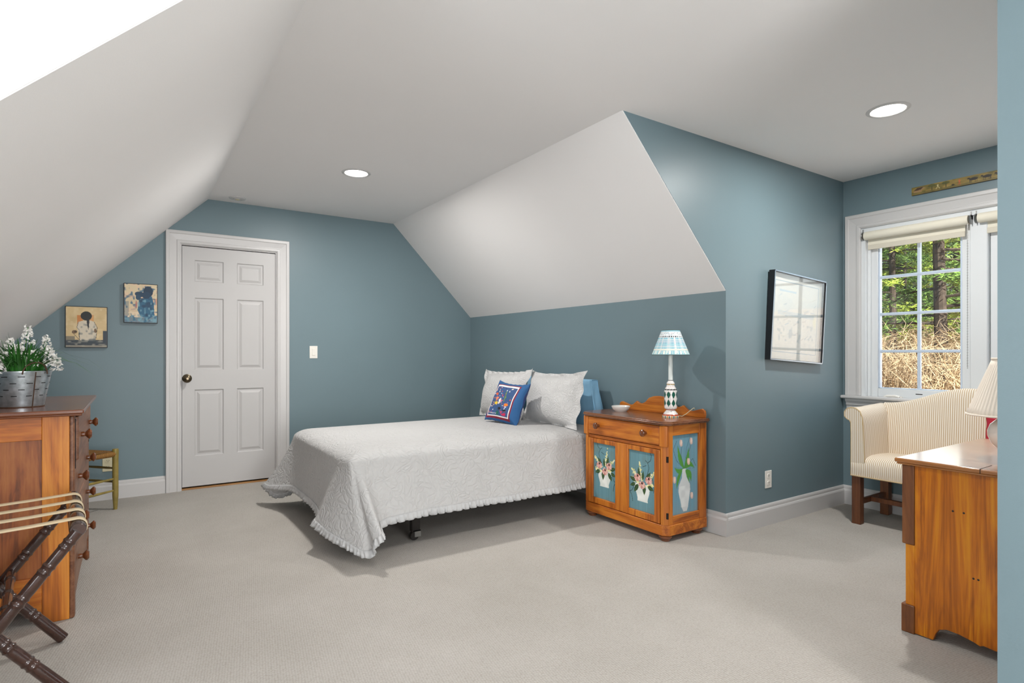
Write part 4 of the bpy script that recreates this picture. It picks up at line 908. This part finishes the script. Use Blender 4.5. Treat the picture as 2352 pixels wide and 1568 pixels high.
c3.sheet(lambda a, b_: (-FW + .010 + (2 * FW - .020) * a, -.016, -FH + .010 + (2 * FH - .020) * b_)).build('print', M['art'], fp, smooth=0)
MB().box(-FW + .009, FW - .009, -.037, -.035, -FH + .009, FH - .009).build('glazing', M['picglass'], fp, smooth=0)

# ---------------------------------------------------------------- painted plank above the window
pk = thing('painted_plank', 'long narrow painted wooden plank with cows above the window', 'wall art', (UD, 1.39, 2.259))
PW, PH = .366, .027
MB().box(-.014, 0, -PW, PW, -PH, PH).build('board', plain('plank_edge', '#5a3d22', .6), pk, bevel=.002)
c4 = Canvas(2 * PW, 2 * PH, 330, '#8a7434', 51); c4.wash(30, 4, '#5f5a28', .4, .8, .8).wash(14, 3, '#a58a45', .5, .85, .7).rect(0, 1, 0, .012, '#4f4a24', .5)
c4.poly([(.012, .014), (.06, .014), (.06, .028), (.085, .038), (.06, .045), (.03, .043), (.012, .026)], '#9a7a52').poly([(.01, .027), (.035, .046), (.07, .046), (.055, .03)], '#4a3220')
for x in (.12, .20): c4.rect(x - .002, x + .002, .012, .04, '#3a3418').ell(x, .042, .022, .010, '#4c5222', 0, .8)
c4.line([(.145, .014), (.155, .03), (.165, .014)], .003, '#cfc08a').ell(.155, .036, .005, .005, '#cfc08a').line([(.27, .012), (.275, .03), (.28, .012)], .004, '#b5562a').ell(.275, .036, .006, .008, '#c7683a').ell(.24, .018, .009, .005, '#2b2418')
for x in (.35, .42, .49, .56, .63, .69):
    c4.ell(x, .030, .024, .009, '#1f1812').ell(x - .026, .037, .007, .005, '#1f1812')
    for q in (-.018, -.010, .010, .018): c4.line([(x + q, .028), (x + q, .010)], .003, '#1f1812')
c4.sheet(lambda a, b_: (-.0146, PW - 2 * PW * a, -PH + 2 * PH * b_)).build('painted_face', M['art'], pk, smooth=0)

# ---------------------------------------------------------------- camel-back settee under the window
sf = thing('settee', 'cream and tan striped camel-back settee under the window', 'settee', (4.24, 1.39, 0))
for x0 in (-.215, .185):
    for y in (-1, 1):
        a, c = sorted((y * .535, y * .480)); MB().box(x0, x0 + .052, a, c, 0, .335).build('leg', M['mahog'], sf, bevel=.003)
for y in (-.508, .508): MB().box(-.165, .19, y - .011, y + .011, .125, .160).build('stretcher', M['mahog'], sf, bevel=.002)
MB().box(-.03, -.002, -.50, .50, .127, .158).build('stretcher', M['mahog'], sf, bevel=.002)
pf = [(-.222, .322), (-.226, .36), (-.226, .405), (-.214, .436), (-.185, .455), (-.12, .466), (0, .466), (.12, .458), (.235, .450), (.235, .322)]
s = MB(); ys = [-.536, -.534, -.525] + [-.5 + i * .1 for i in range(11)] + [.525, .534, .536]
vs = []
for y in ys:
    k = .985 if abs(y) > .5355 else 1
    for x, z in pf: vs.append((x * k, y, z + (0 if z < .42 else -.012 * (abs(y) / .5) ** 4)))
n = len(pf); s.add(vs, [(j * n + i, j * n + (i + 1) % n, (j + 1) * n + (i + 1) % n, (j + 1) * n + i) for j in range(len(ys) - 1) for i in range(n)] + [tuple(range(n)), tuple((len(ys) - 1) * n + i for i in range(n))[::-1]])
s.build('seat', M['stripe_y'], sf, smooth=60, merge=1e-5)
def btop(y): return .795 + .122 * (.5 * (1 + math.cos(math.pi * min(1, abs(y) / .50)))) ** 1.1
s = MB(); vs = []; NB = 61; K = 18
for j in range(NB):
    y = -.50 + j / (NB - 1); T = btop(y); tw = .035
    sec = [(.13, .44), (.122, .50), (.120, .56), (.126, .64), (.140, T - .06), (.150, T - .028), (.160, T - .010), (.176, T), (.195, T - .002), (.212, T - .012), (.222, T - .03), (.225, T - .08), (.228, .60), (.230, .44)]
    for x, z in sec: vs.append((x, y, z))
n = len(sec); s.add(vs, [(j * n + i, j * n + i + 1, (j + 1) * n + i + 1, (j + 1) * n + i) for j in range(NB - 1) for i in range(n - 1)] + [tuple(range(n)), tuple((NB - 1) * n + i for i in range(n))[::-1]])
s.build('backrest', M['stripe_y'], sf, smooth=60, merge=1e-5)
AR = [(.452, .42), (.456, .56), (.460, .66), (.466, .715), (.480, .752), (.505, .772), (.535, .776), (.562, .766), (.578, .744), (.578, .716), (.562, .698), (.545, .690), (.537, .672), (.535, .60), (.536, .322), (.452, .322)]
for sg in (1, -1):
    prof = [(y * sg, z) for y, z in AR]; a = thing; s = MB(); vs = []; xs_ = [-.222, -.216, -.10, .05, .165, .20]
    for x in xs_:
        k = 0 if x < -.22 else 1; dz = .012 * max(0, (x + .1) / .3)
        for y, z in prof: vs.append((x, y + (0 if k else (.49 * sg - y) * .03), z + (dz if z > .6 else 0)))
    n = len(prof); fs = [(j * n + i, j * n + (i + 1) % n, (j + 1) * n + (i + 1) % n, (j + 1) * n + i) for j in range(len(xs_) - 1) for i in range(n)] + [tuple((len(xs_) - 1) * n + i for i in range(n))]
    s.add(vs, fs); arm = s.build('arm', M['stripe_x'], sf, smooth=50, merge=1e-5)
    MB().add([(-.223, y + (.49 * sg - y) * .03, z) for y, z in prof], [tuple(range(len(prof)))]).build('arm_front', M['stripe_y'], arm, smooth=0)
    MB().tube([(-.220, y, z) for y, z in prof[:-1]], .0045, 6).build('piping', plain('twisted_piping', '#cdb48c', .85, bs=.6, bscale=300), arm)
MB().tube([(-.228, y, .324) for y in (-.535, 0, .535)], .0045, 6).build('piping', plain('bottom_piping', '#cdb48c', .85, bs=.6, bscale=300), sf)
rp_ = thing('red_cushion', 'red cushion standing on the settee behind the white lamp', 'cushion')
pillow(rp_, 'cover', M['redcloth'], .36, .34, .12, ears=.05, pinch=.04, n=30, seed=3)
lean(rp_, (4.24, 1.105, .492), (.0, -1, 0), R(16), .34, R(4))

# ---------------------------------------------------------------- maple chest at the right, partly behind the wall corner
ch = thing('maple_chest', 'golden maple low chest partly behind the right wall corner', 'chest', (2.64, .575, 0)); CW, CD, CH = .92, .485, .684
sc = [(CD - .04, CH), (CD - .04, .004), (CD - .105, .004), (CD - .112, .03), (CD - .125, .052), (CD - .15, .062), (CD - .19, .060), (CD - .235, .050), (CD - .255, .042), (CD - .265, .048), (CD - .30, .044), (CD - .34, .050), (CD - .375, .046), (.075, .02), (.065, 0), (0, 0), (0, CH)]
for x0, x1 in ((0, .022), (CW - .022, CW)): MB().prism(sc, 'x', x0, x1).build('side', M['chest'], ch, bevel=.002)
MB().box(.02, CW - .02, .005, CD - .045, .07, CH).build('carcass', M['chest'], ch)
MB().box(-.004, CW + .004, CD - .042, CD + .004, .36, CH).build('upper_front', M['chestdark'], ch, bevel=.004)
MB().box(.0, CW, CD - .041, CD - .008, .11, .36).build('lower_front', M['chest'], ch, bevel=.002)
for x0, x1 in ((-.006, .07), (CW - .07, CW + .006)): MB().box(x0, x1, CD - .042, CD + .006, 0.0, .115).build('front_foot', M['chestdark'], ch, bevel=.004)
for z0, z1, yo in ((.52, .67, .004), (.37, .51, .004), (.24, .355, -.008), (.12, .235, -.008)):
    d_ = MB().box(.05, CW - .05, CD + yo - .002, CD + yo + .010, z0, z1).build('drawer', M['chestdark'], ch, bevel=.003)
    for x in (.22, CW - .22): MB().lathe(KN, 16, Matrix.Translation((x, CD + yo + .010, (z0 + z1) / 2)) @ Matrix.Rotation(R(-90), 4, 'X')).build('knob', M['knob'], d_)
MB().box(-.014, CW + .014, -.0, CD + .020, CH, CH + .010).box(-.020, CW + .020, -.0, CD + .026, CH + .009, CH + .026).build('top', M['chesttop'], ch, bevel=.005, seg=3)
MB().box(-.0205, .10, CD - .262, CD - .260, CH + .009, CH + .0265).build('split', M['dark'], ch)
for y, z in ((.300, .29), (.285, .29), (.33, .53), (.365, .53)): MB().lathe([(0, 0), (.004, 0), (.003, .0008), (0, .001)], 8, Matrix.Translation((0, y - .05, z)) @ Matrix.Rotation(R(-90), 4, 'Y')).build('nail_mark', M['iron'], ch)

# ---------------------------------------------------------------- white lamp on the chest
wl = thing('table_lamp', 'white round porcelain lamp with pleated cream shade on the maple chest', 'lamp', (2.975, .795, .710))
MB().lathe([(0, 0), (.040, 0), (.042, .006), (.036, .014), (.034, .022), (.050, .036), (.072, .060), (.084, .090), (.085, .112), (.076, .138), (.054, .160), (.030, .172), (.022, .180), (.024, .186), (.016, .192), (0, .192)], 40).build('base', M['porcelain'], wl)
MB().lathe([(.008, .19), (.008, .27), (0, .27)], 12).build('stem', M['brass'], wl)
NPL = 240; vs = []; H0, H1 = .178, .408
for j in range(9):
    f = j / 8; r_ = .152 + (.068 - .152) * f
    for k in range(NPL): t = 2 * math.pi * k / NPL; q = r_ * (1 + .010 * (1 if k % 4 < 2 else -1)); vs.append((q * math.cos(t), q * math.sin(t), H0 + (H1 - H0) * f))
s = MB().add(vs, [(j * NPL + k, j * NPL + (k + 1) % NPL, (j + 1) * NPL + (k + 1) % NPL, (j + 1) * NPL + k) for j in range(8) for k in range(NPL)])
shd = s.build('shade', M['shadecream'], wl, solid=.0015, smooth=20)
for r_, z in ((.154, H0), (.070, H1)): MB().tube([(r_ * math.cos(k * math.pi / 30), r_ * math.sin(k * math.pi / 30), z) for k in range(61)], .004, 6, cap=False).build('rim', M['shadecream'], shd)

# ================================================================ the woods outside
def groundz(x): return -.45 + .092 * max(0, x - 6)
def leaflitter():
    m, t, b = newmat('leaf_litter'); b.inputs['Roughness'].default_value = .9
    v = N(t, 'ShaderNodeTexVoronoi', Scale=16.0); t.links.new(coords(t), v.inputs['Vector'])
    sx = N(t, 'ShaderNodeSeparateColor'); t.links.new(v.outputs['Color'], sx.inputs[0])
    t.links.new(ramp(t, sx.outputs[0], [(.1, lin('#5c3f22')), (.4, lin('#b08250')), (.7, lin('#d9b888')), (.95, lin('#8f5f30'))]), b.inputs['Base Color']); bump(t, b, v.outputs['Distance'], 1, .05); return m
nxg = 40
gm = MB().grid(lambda a, b_: (4.8 + 65 * a, -30 + 80 * b_, groundz(4.8 + 65 * a) + .12 * math.sin(a * 40) * math.cos(b_ * 57)), nxg, 30)
struct('ground', gm, leaflitter(), 'leaf-covered ground of the woods outside')
M['bark'] = plain('pine_bark', '#41382e', .9, var=.5, vscale=9, bs=.8, bscale=20)
M['needle'] = plain('pine_needles', '#93a83c', .7, var=.5, vscale=1.1)
M['needle2'] = plain('dark_pine_needles', '#5f7f32', .7, var=.5, vscale=1.3)
M['twig'] = plain('bare_tan_twig', '#ab9878', .8, var=.3, vscale=3)
def pine(seed, h_, r_, nb, mat, low=.15, spread=2.6):
    """a white pine: trunk, whorled branches and needle tufts"""
    rs = random.Random(seed); tr = MB(); br = MB(); nd = MB()
    lean_ = (rs.uniform(-.25, .25), rs.uniform(-.25, .25))
    tp = [(lean_[0] * f, lean_[1] * f, h_ * f - .6 * (1 - f) * (f == 0)) for f in [i / 10 for i in range(11)]]; tr.tube(tp, [r_ * (1 - .75 * i / 10) for i in range(11)], 10)
    for k in range(nb):
        f = low + (1 - low) * (k / nb) ** 1.1; z = h_ * f; t = rs.uniform(0, 6.283); L = spread * (1 - f * .7) * rs.uniform(.6, 1.1)
        pts = []
        for j in range(6):
            g = j / 5; pts.append(Vector((lean_[0] * f + math.cos(t) * L * g, lean_[1] * f + math.sin(t) * L * g, z + L * (.10 * g - .22 * g * g) + rs.uniform(-.05, .05) * g)))
        br.tube(pts, [r_ * .22 * (1 - .85 * g / 5) + .004 for g in range(6)], 5)
        for q in range(38):
            g = rs.uniform(.25, 1); i = min(4, int(g * 5)); p = pts[i].lerp(pts[i + 1], g * 5 - i)
            sd = Vector((rs.uniform(-1, 1), rs.uniform(-1, 1), rs.uniform(-.35, .35))) * .34 * L * .5; c = p + sd
            if q % 3 == 0: br.tube([p, c], [.006, .003], 3)
            for m_ in range(9):
                d_ = Vector((rs.uniform(-1, 1), rs.uniform(-1, 1), rs.uniform(-.5, .7))).normalized() * rs.uniform(.10, .20); n_ = d_.orthogonal().normalized() * .012
                nd.add([c, c + d_ * .6 + n_, c + d_, c + d_ * .6 - n_], [(0, 1, 2, 3)])
    return tr, br, nd
def place_pine(loc, label, seed, h_, r_, nb, mat, group=None, low=.15, spread=2.6, rz=0):
    root = thing('pine_tree', label, 'tree', loc, rz, group)
    tr, br, nd = pine(seed, h_, r_, nb, mat, low, spread)
    tr.build('trunk', M['bark'], root); br.build('branches', M['bark'], root)
    f = nd.build('needles', mat, root, smooth=0); f['kind'] = 'stuff'
    return root
def on(x, slope, dx=0): return (x, x * slope, groundz(x))
G = 'pines beyond the window'
place_pine(on(14, .350), 'thick-trunked pine seen through the right column of window panes', 1, 11, .13, 44, M['needle2'], G, .12, 2.4)
place_pine(on(16.5, .415), 'pine with a medium trunk seen through the left column of window panes', 2, 11, .09, 44, M['needle'], G, .10, 2.4)
place_pine(on(19, .398), 'slender pine with a thin trunk beside the middle muntin', 3, 9, .05, 36, M['needle2'], G, .10, 2.0)
a = place_pine(on(24, .335), 'pine standing in the dense woods far behind the brush', 4, 12, .11, 46, M['needle'], 'far pines', .05, 3.2)
b2 = place_pine(on(22, .44), 'pine standing in the dense woods far behind the brush', 5, 11, .10, 46, M['needle2'], 'far pines', .04, 3.2)
rt = random.Random(77)
for i, (x, s_) in enumerate(((25, .385), (27, .42), (28, .35), (21, .30), (26, .46), (31, .37), (33, .41), (32, .33), (35, .44), (36, .385), (30, .28), (24, .25), (21, .20), (29, .50), (24, .54), (19, .56), (34, .22), (38, .35), (38, .42), (27, .12), (22, .08), (33, .04), (17, .27))):
    o = dup((a, b2)[i % 2], (x, x * s_, groundz(x)), rt.uniform(0, 6.28), None, 'far pines')
def shrub(seed, n, H, S):
    rs = random.Random(seed); s = MB()
    for k in range(n):
        t = rs.uniform(0, 6.283); L = H * rs.uniform(.6, 1.25); o = S * rs.uniform(.2, 1); p = Vector((rs.uniform(-.3, .3), rs.uniform(-.3, .3), 0)); pts = []
        for j in range(9):
            g = j / 8; q = Vector((math.cos(t) * o * g ** 1.3 + .07 * math.sin(g * 9 + k), math.sin(t) * o * g ** 1.3 + .07 * math.cos(g * 7 + k * 2), L * (1.35 * g - .65 * g * g))); pts.append(p + q)
        s.tube(pts, [.011 * (1 - .8 * g / 8) for g in range(9)], 3)
        for m_ in range(6):
            i = rs.randint(2, 7); b_ = pts[i]; d_ = Vector((rs.uniform(-1, 1), rs.uniform(-1, 1), rs.uniform(-.3, .9))) * rs.uniform(.2, .5); e = b_ + d_ * .55 + Vector((rs.uniform(-.08, .08), rs.uniform(-.08, .08), rs.uniform(-.06, .06)))
            s.tube([b_, e, b_ + d_], [.0055, .004, .002], 3)
    return s
GB = 'bare shrubs in front of the pines'
shr = []
for i, sd in enumerate((5, 6, 7)):
    root = thing('bare_shrub', 'tangle of bare tan brush outside the window', 'shrub', group=GB); shrub(sd, 34, 1.75, 1.2).build('stems', M['twig'], root); shr.append(root)
spots = [(11.2, .335), (12.2, .372), (12.8, .408), (11.6, .440), (13.8, .318), (14.6, .352), (15.2, .39), (15.0, .43), (17.0, .335), (17.4, .375), (17.8, .41), (12.4, .28), (12.0, .48), (13.5, .22), (14.2, .53)]
for i, (x, s_) in enumerate(spots):
    loc = (x, x * s_, groundz(x) - .05)
    if i < 3: shr[i].location = loc
    else: dup(shr[i % 3], loc, rt.uniform(0, 6.28))
